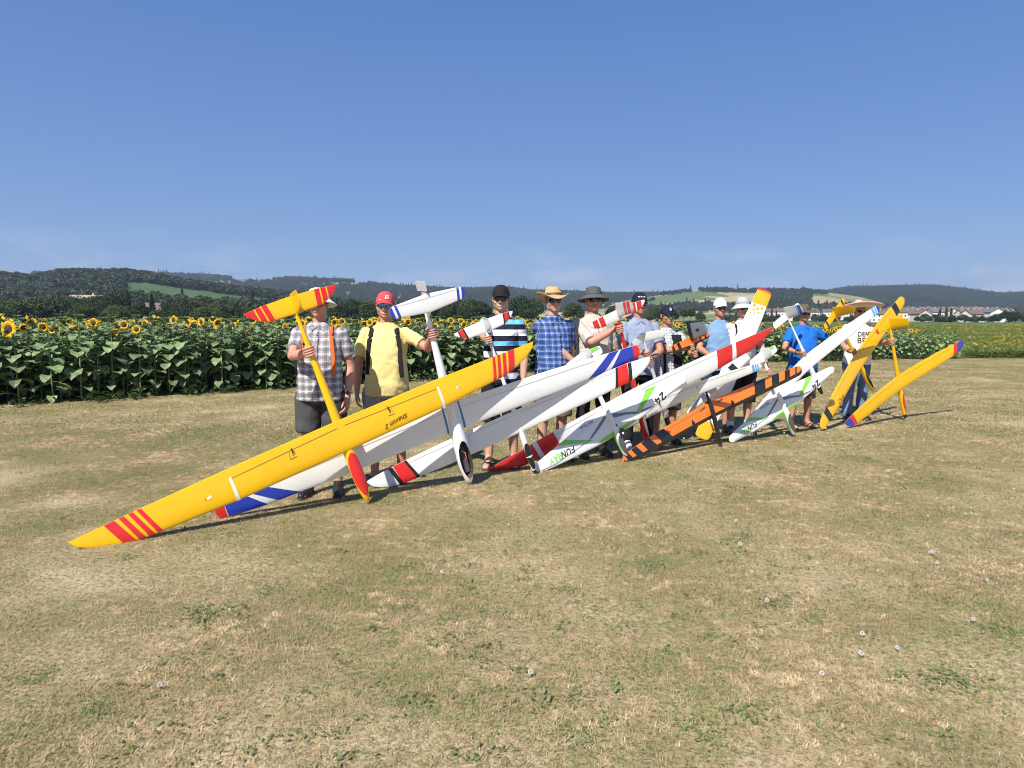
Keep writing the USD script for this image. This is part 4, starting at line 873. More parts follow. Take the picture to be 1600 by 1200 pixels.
# 4 and 9 --- white foam gliders with green swooshes and 24
def green_glider(g, label, half, nose, tail, dih):
    p = glider(g, label); k = half / 1.06
    w = Wing(half, [(0, -0.17 * k, 0.15 * k), (0.22, -0.165 * k, 0.145 * k), (0.6, -0.12 * k, 0.085 * k), (1, -0.06 * k, 0.035 * k)], (0.94, -0.01), dih, 0.095); wp = add_wing(p, w, WHT)
    S = lambda q: [(x * k, y * k) for x, y in q]
    paint(wp, w, 'swoosh', GRN, [S([(-0.66, 0.13), (-0.60, 0.09), (-0.293, -0.077), (-0.365, -0.064), (-0.755, 0.10)]), S([(0.56, 0.125), (0.67, 0.075), (0.36, -0.085), (0.318, -0.062), (0.50, 0.06)]), S([(0.04, -0.115), (0.16, -0.115), (0.30, -0.14), (0.04, -0.17)]), S([(-0.04, -0.115), (-0.16, -0.115), (-0.25, -0.14), (-0.04, -0.17)])], sides=(1,))
    paint(wp, w, 'curve', GRY, [S([(0.042, 0.062), (0.18, 0.005), (0.324, -0.058), (0.549, -0.098), (0.50, -0.104), (0.328, -0.086), (0.18, -0.025), (0.042, 0.012)]), S([(-0.042, 0.052), (-0.16, 0.0), (-0.31, -0.053), (-0.345, -0.05), (-0.18, 0.025), (-0.042, 0.085)])], sides=(1,))
    obj('pinstripe', cat(w.line(*S([(0.549, -0.10), (0.99, -0.055)]), 0.006), w.line(*S([(-0.33, -0.055), (-0.80, -0.072)]), 0.006), w.line(*S([(-0.80, -0.072), (-0.98, -0.05)]), 0.006)), GRY, wp)
    for sx in (-1, 1):
        obj('hinge_line', w.line(*S([(sx * 0.06, 0.09), (sx * 0.9, 0.028)]), 0.003), HINGE, wp)
    obj('number', w.text('24', S([(0.725, -0.012)])[0], 193, 0.088 * k, True), INK, wp)
    obj('lettering', w.text('FUN', S([(-0.525, -0.012)])[0], 176, 0.062 * k, True, 0.15), INK, wp); obj('lettering', w.text('RAY', S([(-0.685, 0.002)])[0], 176, 0.062 * k, True, 0.15), GRN, wp)
    obj('lettering', w.text('MULTIPLEX', S([(-0.20, 0.108)])[0], 178, 0.022 * k, True), GRY, wp)
    pod = Pod([(-nose, 0.004, 0.004, 0.0), (-nose + 0.015, 0.016, 0.02, 0.002), (-nose + 0.12, 0.034, 0.042, 0.008), (-nose + 0.26, 0.04, 0.052, 0.014), (-0.06, 0.036, 0.046, 0.018), (0.1, 0.03, 0.036, 0.012), (0.25, 0.024, 0.028, 0.004), (tail, 0.015, 0.017, 0.0), (tail + 0.06, 0.011, 0.013, 0.0)])
    fp = obj('fuselage', pod.mesh(), WHT, p, smooth=True); obj('canopy', pod.patch(-nose + 0.035, -0.16, 74, 78), SMOKE, fp, smooth=True)
    obj('stripe', pod.patch(-nose + 0.06, -0.10, 11, 168), GRN, fp, smooth=True); obj('vent', box(0.012, 0.03, 0.006, (0.01, -0.06, 0.064)), ELEC, fp)
    t = Wing(0.235, [(0, -0.06, 0.085), (1, -0.035, 0.055)], (0.9, 0.01), 0, 0.08, 0.03, tail); tp = add_wing(p, t, WHT, 'tailplane')
    paint(tp, t, 'elevator', GRN, [[(0.035, tail + 0.035), (0.20, tail + 0.035), (0.20, tail + 0.072), (0.035, tail + 0.072)]], sides=(1,))
    obj('hinge_line', t.line((-0.22, tail + 0.03), (0.22, tail + 0.03), 0.004), HINGE, tp)
    obj('lettering', t.text('FR', (0.10, tail + 0.02), 180, 0.03, True), INK, tp)
    fin_part(p, 0.19, (tail - 0.06, tail + 0.11), (tail + 0.03, tail + 0.12), 0.012, WHT)
    return p, fp, pod
p, fp, pod = green_glider('G4', 'white and green glider marked 24, a black box on its nose', 1.059, 0.437, 0.71, 0.06)
obj('camera_box', box(0.075, 0.07, 0.05, (0.035, -0.165, 0.05)), BLK, fp); obj('camera_lens', tube([(0.035, -0.165, 0.074), (0.035, -0.165, 0.08)], 0.012, 12), WHT, fp)
green_glider('G9', 'white and green glider marked 24 standing right of the orange wing', 0.964, 0.481, 0.646, 0.044)

# 5 --- white with red outer wings
p = glider('G5', 'long white glider with red outer wings, a white band and a red fuselage')
w5 = Wing(1.90, [(0, -0.20, 0.07), (0.5, -0.18, 0.055), (0.8, -0.13, 0.04), (1, -0.06, 0.03)], (0.8, 0.025), 0.09); wp = add_wing(p, w5, WHT)
paint(wp, w5, 'red_panel', RED, (q := [[(1.12, 0.2), (2.0, 0.2), (2.0, -0.3), (1.03, -0.3)]]) + mirror(q)); paint(wp, w5, 'band', WHT, (q := [[(1.325, 0.12), (1.375, 0.12), (1.30, -0.25), (1.24, -0.25)]]) + mirror(q), lift=0.0045)
for sx in (-1, 1): obj('hinge_line', w5.line((sx * 0.06, 0.02), (sx * 1.1, 0.01), 0.004), HINGE, wp)
pod = Pod([(-0.70, 0.004, 0.004, -0.05), (-0.68, 0.018, 0.016, -0.05), (-0.5, 0.035, 0.033, -0.048), (-0.25, 0.038, 0.036, -0.045), (0, 0.032, 0.03, -0.04), (0.2, 0.025, 0.025, -0.03), (0.9, 0.014, 0.014, -0.018), (0.98, 0.012, 0.012, -0.018)])
fp = obj('fuselage', pod.mesh(), RED, p, smooth=True); obj('canopy', pod.patch(-0.56, -0.22, 60, 40), WHT, fp, smooth=True)
t5 = Wing(0.36, [(0, -0.065, 0.055), (0.6, -0.06, 0.05), (1, -0.03, 0.04)], (0.7, 0.03), 0, 0.07, -0.005, 0.91); tp = add_wing(p, t5, WHT, 'tailplane')
paint(tp, t5, 'stripe', RED, (q := [[(0.190, 1.1), (0.248, 1.1), (0.205, 0.7), (0.145, 0.7)], [(0.264, 1.1), (0.325, 1.1), (0.285, 0.7), (0.222, 0.7)]]) + mirror(q))
fin_part(p, 0.33, (0.88, 1.04), (0.98, 1.10), 0.0, PALE, decals=[('stripe', RED, [(0.155, 0.8), (0.205, 0.8), (0.205, 1.2), (0.155, 1.2)]), ('stripe', RED, [(0.22, 0.8), (0.275, 0.8), (0.275, 1.2), (0.22, 1.2)])])

# 6 --- plain white, pale blue bars
p = glider('G6', 'plain white glider with three thin pale blue bars at its right wing tip')
w6 = Wing(1.18, [(0, -0.08, 0.10), (0.6, -0.065, 0.085), (1, -0.04, 0.05)], (0.93, 0.0), 0.165); wp = add_wing(p, w6, WHT)
paint(wp, w6, 'bar', SKYB, [[(1.079, 0.2), (1.104, 0.2), (1.077, -0.2), (1.052, -0.2)], [(1.112, 0.2), (1.128, 0.2), (1.103, -0.2), (1.086, -0.2)], [(1.136, 0.2), (1.150, 0.2), (1.129, -0.2), (1.114, -0.2)]])
for sx in (-1, 1): obj('hinge_line', w6.line((sx * 0.05, 0.06), (sx * 1.0, 0.05), 0.004), HINGE, wp); obj('servo_horn', box(0.006, 0.045, 0.02, (sx * 0.42, 0.03, float(w6.surf(sx * 0.42, 0.03, 1)) + 0.008)), PALE, wp)
obj('lettering', w6.text('LOGO', (-0.10, -0.035), 182, 0.03), INK, wp)
pod = Pod([(-0.36, 0.006, 0.006, -0.05), (-0.345, 0.018, 0.018, -0.05), (-0.24, 0.03, 0.03, -0.045), (-0.1, 0.032, 0.032, -0.04), (0.1, 0.026, 0.026, -0.035), (0.4, 0.019, 0.019, -0.03), (0.86, 0.012, 0.012, -0.03), (0.9, 0.01, 0.01, -0.03)])
fp = obj('fuselage', pod.mesh(), WHT, p, smooth=True); obj('nose_cap', pod.patch(-0.35, -0.19, 120, 60, 0.003, 14, 16, 0.25), BLK, fp, smooth=True)
for sx in (-1, 1):
    vt = Wing(0.24, [(0, -0.055, 0.055), (1, -0.045, 0.05)], (0.92, 0.0), 0, 0.07, both=False); m = vt.mesh(12, 9)
    if sx < 0: m.apply_transform(np.diag([-1, 1, 1, 1])); m.invert()
    rot(m, [0, 1, 0], -sx * 32); m.apply_translation([0, 0.86, -0.028]); obj('tail_panel', m, WHT, p, smooth=50)

# 7 --- orange and black
p = glider('G7', 'orange glider with black bars on its wing and a thin black fuselage')
w7 = Wing(1.489, [(0, -0.085, 0.115), (0.5, -0.085, 0.095), (0.8, -0.075, 0.075), (1, -0.06, 0.055)], (0.95, 0.0), 0.137); wp = add_wing(p, w7, ORG)
x_ = np.linspace(-1.47, 1.47, 80); l_, e_ = w7.edges(x_)
paint(wp, w7, 'leading_edge', BLK, [list(zip(x_, l_ - 0.01)) + list(zip(x_, l_ + 0.045))[::-1]])
paint(wp, w7, 'bar', BLK, [[(0.76, 0.2), (0.93, 0.2), (0.845, -0.1), (0.67, -0.1)], [(1.045, 0.2), (1.17, 0.2), (1.06, -0.1), (0.95, -0.1)], [(1.27, 0.2), (1.355, 0.2), (1.235, -0.1), (1.155, -0.1)], [(1.445, 0.2), (1.47, 0.2), (1.35, -0.1), (1.325, -0.1)],
       [(-1.0, 0.2), (-0.86, 0.2), (-0.65, -0.1), (-0.83, -0.1)], [(-1.235, 0.2), (-1.12, 0.2), (-0.90, -0.1), (-1.06, -0.1)], [(-1.40, 0.2), (-1.335, 0.2), (-1.13, -0.1), (-1.235, -0.1)], [(-1.52, 0.2), (-1.475, 0.2), (-1.29, -0.1), (-1.37, -0.1)]], lift=0.0042)
for sx in (-1, 1): obj('servo_horn', tube([(sx * 0.33, -0.06, 0.01), (sx * 0.33, -0.02, 0.03), (sx * 0.33, 0.02, 0.014)], [0.012, 0.02, 0.008], 8), BLK, wp, smooth=True); obj('hinge_line', w7.line((sx * 0.05, 0.07), (sx * 0.75, 0.06), 0.003), LINE, wp)
obj('lettering', w7.text('Oder', (0.12, 0.05), 12, 0.03, shear=0.25), INK, wp); obj('lettering', w7.text('Oder', (-0.17, 0.05), 12, 0.03, shear=0.25), INK, wp)
pod = Pod([(-0.42, 0.004, 0.004, 0.0), (-0.41, 0.016, 0.018, 0.0), (-0.25, 0.024, 0.028, 0.012), (-0.02, 0.028, 0.03, 0.022), (0.06, 0.026, 0.028, 0.022), (0.14, 0.016, 0.018, 0.012), (0.35, 0.012, 0.012, 0.0), (0.88, 0.009, 0.009, -0.02)])
fp = obj('fuselage', pod.mesh(), BLK, p, smooth=True)
t7 = Wing(0.30, [(0, -0.055, 0.055), (1, -0.04, 0.045)], (0.9, 0.0), 0, 0.07, -0.01, 0.855); tp = add_wing(p, t7, ORG, 'tailplane')
x_ = np.linspace(-0.29, 0.29, 20); l_, e_ = t7.edges(x_); paint(tp, t7, 'leading_edge', BLK, [list(zip(x_, l_ - 0.01)) + list(zip(x_, l_ + 0.018))[::-1]])
paint(tp, t7, 'bar', BLK, [[(0.14, 1.0), (0.178, 1.0), (0.14, 0.7), (0.10, 0.7)], [(0.235, 1.0), (0.26, 1.0), (0.222, 0.7), (0.19, 0.7)], [(-0.32, 1.0), (-0.28, 1.0), (-0.245, 0.7), (-0.285, 0.7)], [(-0.235, 1.0), (-0.19, 1.0), (-0.145, 0.7), (-0.19, 0.7)]], lift=0.0042)
fin_part(p, 0.29, (0.86, 1.10), (0.92, 1.09), 0.0, GRY, tipr=(0.9, None), decals=[('edging', BLK, [(0.0, 0.84), (0.06, 0.84), (0.06, 1.2), (0.0, 1.2)]), ('edging', BLK, [(0.0, 1.075), (0.3, 1.075), (0.3, 1.2), (0, 1.2)]), ('window', BLK, [(0.13, 0.97), (0.18, 0.97), (0.18, 1.0), (0.13, 1.0)])])

# 8 --- held upright, white with amber tips
p = glider('G8', 'white glider held upright with amber orange wing tips')
w8 = Wing(1.03, [(0, -0.115, 0.115), (0.6, -0.11, 0.105), (1, -0.09, 0.09)], (0.97, 0.0), 0.0); wp = add_wing(p, w8, WHT)
paint(wp, w8, 'wing_end', AMB, [[(0.80, 0.2), (1.2, 0.2), (1.2, -0.2), (0.84, -0.2)], [(-0.80, 0.2), (-1.2, 0.2), (-1.2, -0.2), (-0.80, -0.2)]])
def hexagon(x, y, r): return [(x + r * math.cos(k * math.pi / 3), y + r * math.sin(k * math.pi / 3)) for k in range(6)]
paint(wp, w8, 'spot', AMB, [hexagon(x, y, r) for x, y, r in [(0.79, 0.05, 0.025), (0.76, 0.0, 0.022), (0.785, -0.05, 0.02), (0.73, 0.04, 0.018), (0.72, -0.03, 0.016), (0.69, 0.01, 0.013), (0.68, 0.06, 0.011), (0.66, -0.05, 0.010)]], sides=(1,))
paint(wp, w8, 'tip_edge', RED, [[(0.985, 0.2), (1.2, 0.2), (1.2, -0.2), (0.985, -0.2)]])
a8, b8 = into('G8', (at(1106, 8.74), 8.74, high(616, 8.74))), into('G8', (at(1168, 8.6), 8.6, high(556, 8.6)))
q = [a8 + (b8 - a8) * t for t in (-0.5, 0, 0.2, 0.45, 0.7, 0.9, 1.0)]
fp = obj('fuselage', tube(q, [0.02, 0.06, 0.072, 0.068, 0.06, 0.056, 0.05], 14), WHT, p, smooth=50); obj('spinner', tube([b8, b8 + (b8 - a8) * 0.03, b8 + (b8 - a8) * 0.08], [0.05, 0.047, 0.01], 14), GRY, p, smooth=50)
obj('strap', tube([a8 + (b8 - a8) * 0.60, a8 + (b8 - a8) * 0.72], 0.068, 14), BLK, fp, smooth=50)

# 10 --- white, blue stripes at the high tip
p = glider('G10', 'white glider with blue stripes at its raised right wing tip and a grey fin')
w10 = Wing(1.40, [(0, -0.085, 0.12), (0.6, -0.085, 0.085), (1, -0.06, 0.05)], (0.965, 0.0), 0.128); wp = add_wing(p, w10, WHT)
paint(wp, w10, 'bar', SKYB, [[(1.268, 0.2), (1.306, 0.2), (1.30, -0.2), (1.262, -0.2)], [(1.318, 0.2), (1.345, 0.2), (1.34, -0.2), (1.312, -0.2)]]); paint(wp, w10, 'wing_end', BLU, [[(1.358, 0.2), (1.8, 0.2), (1.8, -0.2), (1.352, -0.2)]])
for sx in (-1, 1): obj('hinge_line', w10.line((sx * 0.05, 0.085), (sx * 1.2, 0.06), 0.003), HINGE, wp)
pod = Pod([(-0.51, 0.006, 0.006, -0.02), (-0.49, 0.02, 0.02, -0.02), (-0.25, 0.034, 0.034, -0.015), (0, 0.032, 0.032, -0.01), (0.16, 0.022, 0.022, -0.006), (0.4, 0.014, 0.014, 0.0), (0.76, 0.009, 0.009, 0.0)])
fp = obj('fuselage', pod.mesh(), WHT, p, smooth=True); obj('nose_cap', pod.patch(-0.505, -0.38, 110, 90, 0.003, 12, 16, 0.3), BLK, fp, smooth=True)
t10 = Wing(0.27, [(0, -0.05, 0.05), (1, -0.045, 0.05)], (0.9, 0.0), 0, 0.07, 0.0, 0.73); add_wing(p, t10, WHT, 'tailplane')
fin_part(p, 0.30, (0.69, 0.86), (0.75, 0.88), 0.005, PALE, decals=[('bar', SKYB, [(0.20, 0.7), (0.222, 0.7), (0.222, 1.1), (0.20, 1.1)]), ('bar', BLU, [(0.23, 0.7), (0.275, 0.7), (0.275, 1.1), (0.23, 1.1)])])

# 11 --- yellow with black bands
p = glider('G11', 'yellow glider with black bands at the wing tips, steeply tilted, with red lettering')
w11 = Wing(1.371, [(0, -0.13, 0.13), (0.6, -0.125, 0.12), (1, -0.075, 0.08)], (0.93, 0.0), 0.086); wp = add_wing(p, w11, YEL)
paint(wp, w11, 'band', BLK, (q := [[(1.06, 0.2), (1.17, 0.2), (1.17, -0.2), (1.06, -0.2)]]) + mirror(q))
obj('lettering', w11.text('Ora', (-0.83, -0.10), -4, 0.075, shear=0.2), INKR, wp)
for sx in (-1, 1): obj('hinge_line', w11.line((sx * 0.05, 0.075), (sx * 1.0, 0.06), 0.003), LINE, wp)
pod = Pod([(-0.62, 0.005, 0.005, -0.03), (-0.6, 0.018, 0.018, -0.03), (-0.42, 0.034, 0.036, -0.03), (-0.15, 0.034, 0.036, -0.03), (0.1, 0.028, 0.028, -0.025), (0.4, 0.02, 0.02, -0.015), (0.9, 0.012, 0.012, 0)])
fp = obj('fuselage', pod.mesh(), YEL, p, smooth=True); obj('canopy', pod.patch(-0.585, -0.2, 75, 60), BLK, fp, smooth=True)
t11 = Wing(0.31, [(0, -0.055, 0.055), (1, -0.04, 0.045)], (0.85, 0.0), 0, 0.07, 0.005, 0.87); tp = add_wing(p, t11, YEL, 'tailplane'); paint(tp, t11, 'band', BLK, (q := [[(0.215, 1.0), (0.245, 1.0), (0.245, 0.7), (0.215, 0.7)]]) + mirror(q))
fin_part(p, 0.32, (0.80, 0.98), (0.87, 0.99), 0.01, DULLYEL)

# 12 --- yellow with red and blue ends
p = glider('G12', 'yellow glider at the right end with red and blue wing tips')
w12 = Wing(1.36, [(0, -0.12, 0.12), (0.6, -0.115, 0.11), (1, -0.07, 0.075)], (0.84, 0.065), 0.114); wp = add_wing(p, w12, YEL)
paint(wp, w12, 'wing_end', RED, (q := [[(1.19, 0.2), (1.5, 0.2), (1.5, -0.2), (1.07, -0.2)]]) + mirror(q)); paint(wp, w12, 'wing_tip', BLU, (q := [[(1.275, 0.2), (1.5, 0.2), (1.5, -0.2), (1.13, -0.2)]]) + mirror(q), lift=0.0045)
for sx in (-1, 1): obj('hinge_line', w12.line((sx * 0.05, 0.065), (sx * 1.05, 0.05), 0.003), LINE, wp)
pod = Pod([(-0.615, 0.004, 0.004, -0.03), (-0.6, 0.016, 0.016, -0.03), (-0.42, 0.032, 0.034, -0.03), (-0.15, 0.035, 0.036, -0.03), (0.1, 0.03, 0.03, -0.025), (0.4, 0.023, 0.023, -0.015), (0.95, 0.013, 0.013, 0)])
fp = obj('fuselage', pod.mesh(), YEL, p, smooth=True); obj('canopy', pod.patch(-0.52, -0.18, 70, 62), RED, fp, smooth=True); obj('nose_cap', pod.patch(-0.612, -0.53, 180, 90, 0.0025, 10, 20, 0.02), BLK, fp, smooth=True)
t12 = Wing(0.30, [(0, -0.055, 0.055), (1, -0.04, 0.05)], (0.8, 0.02), 0, 0.07, 0.005, 0.93); tp = add_wing(p, t12, YEL, 'tailplane'); paint(tp, t12, 'wing_end', RED, [[(-0.27, 1.1), (-0.4, 1.1), (-0.4, 0.8), (-0.24, 0.8)]])
fin_part(p, 0.30, (0.86, 1.03), (0.93, 1.04), 0.01, DULLYEL)

# ------------------------------------------------------------------ people
SKIN = {k: mat('skin_' + k, c, 0.55, vary=0.12, scale=14, spec=0.35) for k, c in (('fair', (0.52, 0.29, 0.20)), ('tan', (0.42, 0.21, 0.13)), ('ruddy', (0.50, 0.24, 0.165)))}
def cloth(name, c, vary=0.12, rough=0.85, bump=0.5):
    return mat('cloth_' + name, c, rough, vary=vary, scale=5, spec=0.2, bump=bump, bump_scale=9)
C_YEL = cloth('yellow', (0.66, 0.545, 0.225)); C_WHITE = cloth('white', (0.74, 0.74, 0.75), 0.05); C_BLK = cloth('black', (0.015, 0.015, 0.017)); C_CHAR = cloth('charcoal', (0.062, 0.06, 0.064)); C_BLUE = cloth('bright_blue', (0.02, 0.14, 0.50)); C_BLUEGREY = cloth('blue_grey', (0.235, 0.275, 0.38)); C_STEEL = cloth('steel_blue', (0.16, 0.27, 0.42))
C_KHAKI = cloth('khaki', (0.15, 0.125, 0.10)); C_JEAN = cloth('denim', (0.13, 0.20, 0.34), 0.4); C_DJEAN = cloth('dark_denim', (0.03, 0.045, 0.085), 0.3); C_LGREY = cloth('light_grey', (0.30, 0.31, 0.33)); C_RED = cloth('red', (0.60, 0.07, 0.075)); C_NAVY = cloth('navy', (0.012, 0.015, 0.032)); C_HATGREY = cloth('hat_grey', (0.085, 0.09, 0.092)); C_PALEGREY = cloth('pale_grey', (0.42, 0.44, 0.47)); C_OLIVE = cloth('olive_hat', (0.10, 0.085, 0.055)); C_STRAW = mat('straw', (0.52, 0.33, 0.145), 0.8, vary=0.3, scale=60); C_STRAWP = mat('straw_pale', (0.60, 0.48, 0.31), 0.8, vary=0.25, scale=50); C_PINK = cloth('pink_brim', (0.55, 0.28, 0.24)); C_ORANGE = cloth('orange_strap', (0.60, 0.13, 0.03)); C_CREAM = cloth('cream_cap', (0.66, 0.65, 0.60), 0.05)
LENS = mat('dark_lens', (0.008, 0.008, 0.009), 0.08, spec=0.6); LENSB = mat('blue_mirror_lens', (0.03, 0.22, 0.42), 0.1, metallic=0.8); LENSG = mat('green_mirror_lens', (0.02, 0.20, 0.13), 0.1, metallic=0.8); FRAMEB = mat('glasses_black', (0.012, 0.012, 0.012), 0.35); FRAMEW = mat('glasses_white', (0.7, 0.7, 0.72), 0.35); FRAMEP = mat('glasses_pink', (0.65, 0.42, 0.36), 0.4)
LIP = mat('lips', (0.32, 0.10, 0.085), 0.45); TEETH = mat('teeth', (0.58, 0.55, 0.50), 0.3); HAIRG = mat('hair_grey', (0.22, 0.21, 0.20), 0.7, vary=0.4, scale=60); HAIRD = mat('hair_brown', (0.05, 0.033, 0.022), 0.6, vary=0.4, scale=60); SHOEB = mat('shoe_black', (0.014, 0.014, 0.015), 0.5); SHOEW = mat('shoe_white', (0.62, 0.62, 0.62), 0.5); SOLE = mat('shoe_sole', (0.05, 0.045, 0.04), 0.8); SOLEW = mat('shoe_sole_white', (0.6, 0.6, 0.6), 0.7); LEATHER = mat('leather_brown', (0.07, 0.04, 0.025), 0.6); STEELM = mat('watch_steel', (0.45, 0.45, 0.46), 0.3, metallic=0.9); BUTTON = mat('shirt_button', (0.3, 0.3, 0.3), 0.4)
P_GREY = stripes('plaid_grey', (0.40, 0.38, 0.40), [('x', 0.062, [(0.0, 0.40, (0.10, 0.10, 0.12), 0.62), (0.62, 0.72, (0.62, 0.60, 0.60), 0.8), (0.86, 0.93, (0.12, 0.11, 0.13), 0.6)]), ('z', 0.062, [(0.0, 0.40, (0.10, 0.10, 0.12), 0.55), (0.62, 0.72, (0.62, 0.60, 0.60), 0.7), (0.86, 0.93, (0.12, 0.11, 0.13), 0.6)])])
P_BLUE = stripes('plaid_blue', (0.05, 0.105, 0.30), [('x', 0.06, [(0.0, 0.36, (0.02, 0.045, 0.16), 0.65), (0.60, 0.655, (0.50, 0.56, 0.68), 0.8), (0.80, 0.83, (0.45, 0.52, 0.66), 0.55)]), ('z', 0.06, [(0.0, 0.36, (0.02, 0.045, 0.16), 0.55), (0.60, 0.655, (0.50, 0.56, 0.68), 0.8), (0.80, 0.83, (0.45, 0.52, 0.66), 0.55)])])
P_STRIPE = stripes('stripe_beige', (0.52, 0.46, 0.40), [('x', 0.024, [(0.0, 0.22, (0.26, 0.22, 0.20), 0.7)])])
P_LIGHT = stripes('plaid_pale', (0.50, 0.51, 0.51), [('x', 0.032, [(0.0, 0.16, (0.12, 0.15, 0.19), 0.75)]), ('z', 0.032, [(0.0, 0.16, (0.12, 0.15, 0.19), 0.75)])])
P_BANDS = stripes('stripe_bands', (0.012, 0.014, 0.03), [('z', 0.215, [(0.24, 0.53, (0.66, 0.66, 0.72), 1.0), (0.78, 1.01, (0.12, 0.42, 0.66), 1.0)])])
P_BLUECHECK = stripes('check_blue', (0.012, 0.135, 0.50), [('x', 0.03, [(0.0, 0.3, (0.01, 0.09, 0.38), 0.5)]), ('z', 0.03, [(0.0, 0.3, (0.01, 0.09, 0.38), 0.5)])])

V = lambda *a: np.array(a, float)
def unit(v): return v / (np.linalg.norm(v) + 1e-12)
def oval_ring(z, a, f, b, n=36, e=2.25, x=0.0, y=0.0):
    t = np.linspace(0, 2 * np.pi, n, endpoint=False); c, s = np.cos(t), np.sin(t)
    X = a * np.sign(c) * np.abs(c) ** (2 / e); Y = np.where(s < 0, f, b) * np.sign(s) * np.abs(s) ** (2 / e)
    return np.stack([X + x, Y + y, 0 * t + z], 1)
def wrinkle(t, amp, scale, seed):
    v = np.array(t.vertices); n = np.array(t.vertex_normals)
    q = v * scale; w = meshkit.fbm(q * 0.5 + 3.3, 2, seed + 9)[:, None] * np.array([1.6, 0.5, 1.2])
    q = np.stack([q[:, 0] * 0.8 + q[:, 2] * 0.55, q[:, 1], q[:, 2] * 1.1 - q[:, 0] * 0.35], 1) + w + seed * 7.1
    k = 0.42 - np.abs(meshkit.fbm(q, 3, seed) - 0.5) * 3.2 + (meshkit.fbm(q * 0.6 + 11, 2, seed + 4) - 0.5) * 0.9
    t.vertices = v + n * (k * amp)[:, None]; return t
def arm_bend(S, W, L1, L2, hint):
    d = W - S; D = np.linalg.norm(d); D2 = min(D, (L1 + L2) * 0.995); u = d / D
    W = S + u * D2
    a = (L1 ** 2 - L2 ** 2 + D2 ** 2) / (2 * D2); h = math.sqrt(max(L1 ** 2 - a ** 2, 0))
    q = hint - u * (hint @ u); return S + u * a + unit(q) * h, W
def turned(p, axis, deg):
    """p turned about a unit axis."""
    a = math.radians(deg); return p * math.cos(a) + np.cross(axis, p) * math.sin(a) + axis * (axis @ p) * (1 - math.cos(a))

def grip_hand(Pb, axis, r, palm, elbow_side):
    """(parts, wrist) of a hand closed round a rod through Pb: palm = direction from the rod to the palm, in front the fingers."""
    a = unit(axis); p = unit(palm - a * (palm @ a)); 
    sgn = 1.0 if np.cross(a, p)[1] < 0 else -1.0        # fingers go round towards -y
    R = lambda deg, rad, off=0.0: Pb + turned(p, a, sgn * deg) * rad + a * off
    parts = []; kn = []
    for i in range(4):
        off = (1.5 - i) * 0.0205; L = [0.95, 1.0, 0.97, 0.86][i]
        pts = [R(30, r + 0.017, off), R(30 + 62 * L, r + 0.0125, off), R(30 + 120 * L, r + 0.0105, off), R(30 + 175 * L, r + 0.0095, off)]
        rad = [0.0125, 0.0105, 0.0095, 0.0085]; kn.append((pts[0], 0.0135))
        for k in range(3): parts.append(bone((pts[k], rad[k]), (pts[k + 1], rad[k + 1]), segs=10))
    heel = [(R(-42, r + 0.024, 0.026), 0.018), (R(-42, r + 0.024, -0.026), 0.017)]
    parts.append(bone(*kn, *heel, segs=10))
    th = [R(-42, r + 0.02, 0.03), R(-85, r + 0.014, 0.044), R(-130, r + 0.011, 0.038), R(-165, r + 0.0105, 0.026)]
    for k in range(3): parts.append(bone((th[k], [0.016, 0.0125, 0.0105][k]), (th[k + 1], [0.0125, 0.0105, 0.009][k]), segs=10))
    base = (heel[0][0] + heel[1][0]) / 2
    wrist = base + unit(elbow_side - base) * 0.055
    parts.append(bone(heel[0], heel[1], (wrist, 0.027), segs=12))
    return parts, wrist
def open_hand(W, f, side, curl=1.0):
    """A relaxed hand hanging from the wrist W along f, palm towards the body, thumb forward."""
    f = unit(f); inn = unit(V(-side, 0.15, 0) - f * (V(-side, 0.15, 0) @ f)); fwd = unit(np.cross(f, inn)); fwd = fwd if fwd[1] < 0 else -fwd
    parts = []; kn = []
    for i in range(4):
        off = fwd * (1.5 - i) * 0.0195; L = [0.92, 1.0, 0.95, 0.78][i]
        k0 = W + f * 0.088 + off - inn * 0.002; kn.append((k0, 0.0125)); d = f; q = k0
        for k, (l, bend) in enumerate(((0.042, 18), (0.028, 26), (0.02, 22))):
            d = unit(turned(d, unit(np.cross(f, inn)), bend * curl)); q2 = q + d * l * L
            parts.append(bone((q, [0.0108, 0.0096, 0.0088][k]), (q2, [0.0096, 0.0088, 0.0078][k]), segs=10)); q = q2
    parts.append(bone(*kn, (W + f * 0.02 + fwd * 0.018, 0.019), (W + f * 0.02 - fwd * 0.018, 0.018), (W, 0.026), segs=12))
    t = [W + f * 0.03 + fwd * 0.024, W + f * 0.062 + fwd * 0.046 + inn * 0.012, W + f * 0.09 + fwd * 0.05 + inn * 0.022, W + f * 0.112 + fwd * 0.046 + inn * 0.03]
    for k in range(3): parts.append(bone((t[k], [0.017, 0.0125, 0.0105][k]), (t[k + 1], [0.0125, 0.0105, 0.009][k]), segs=10))
    return parts

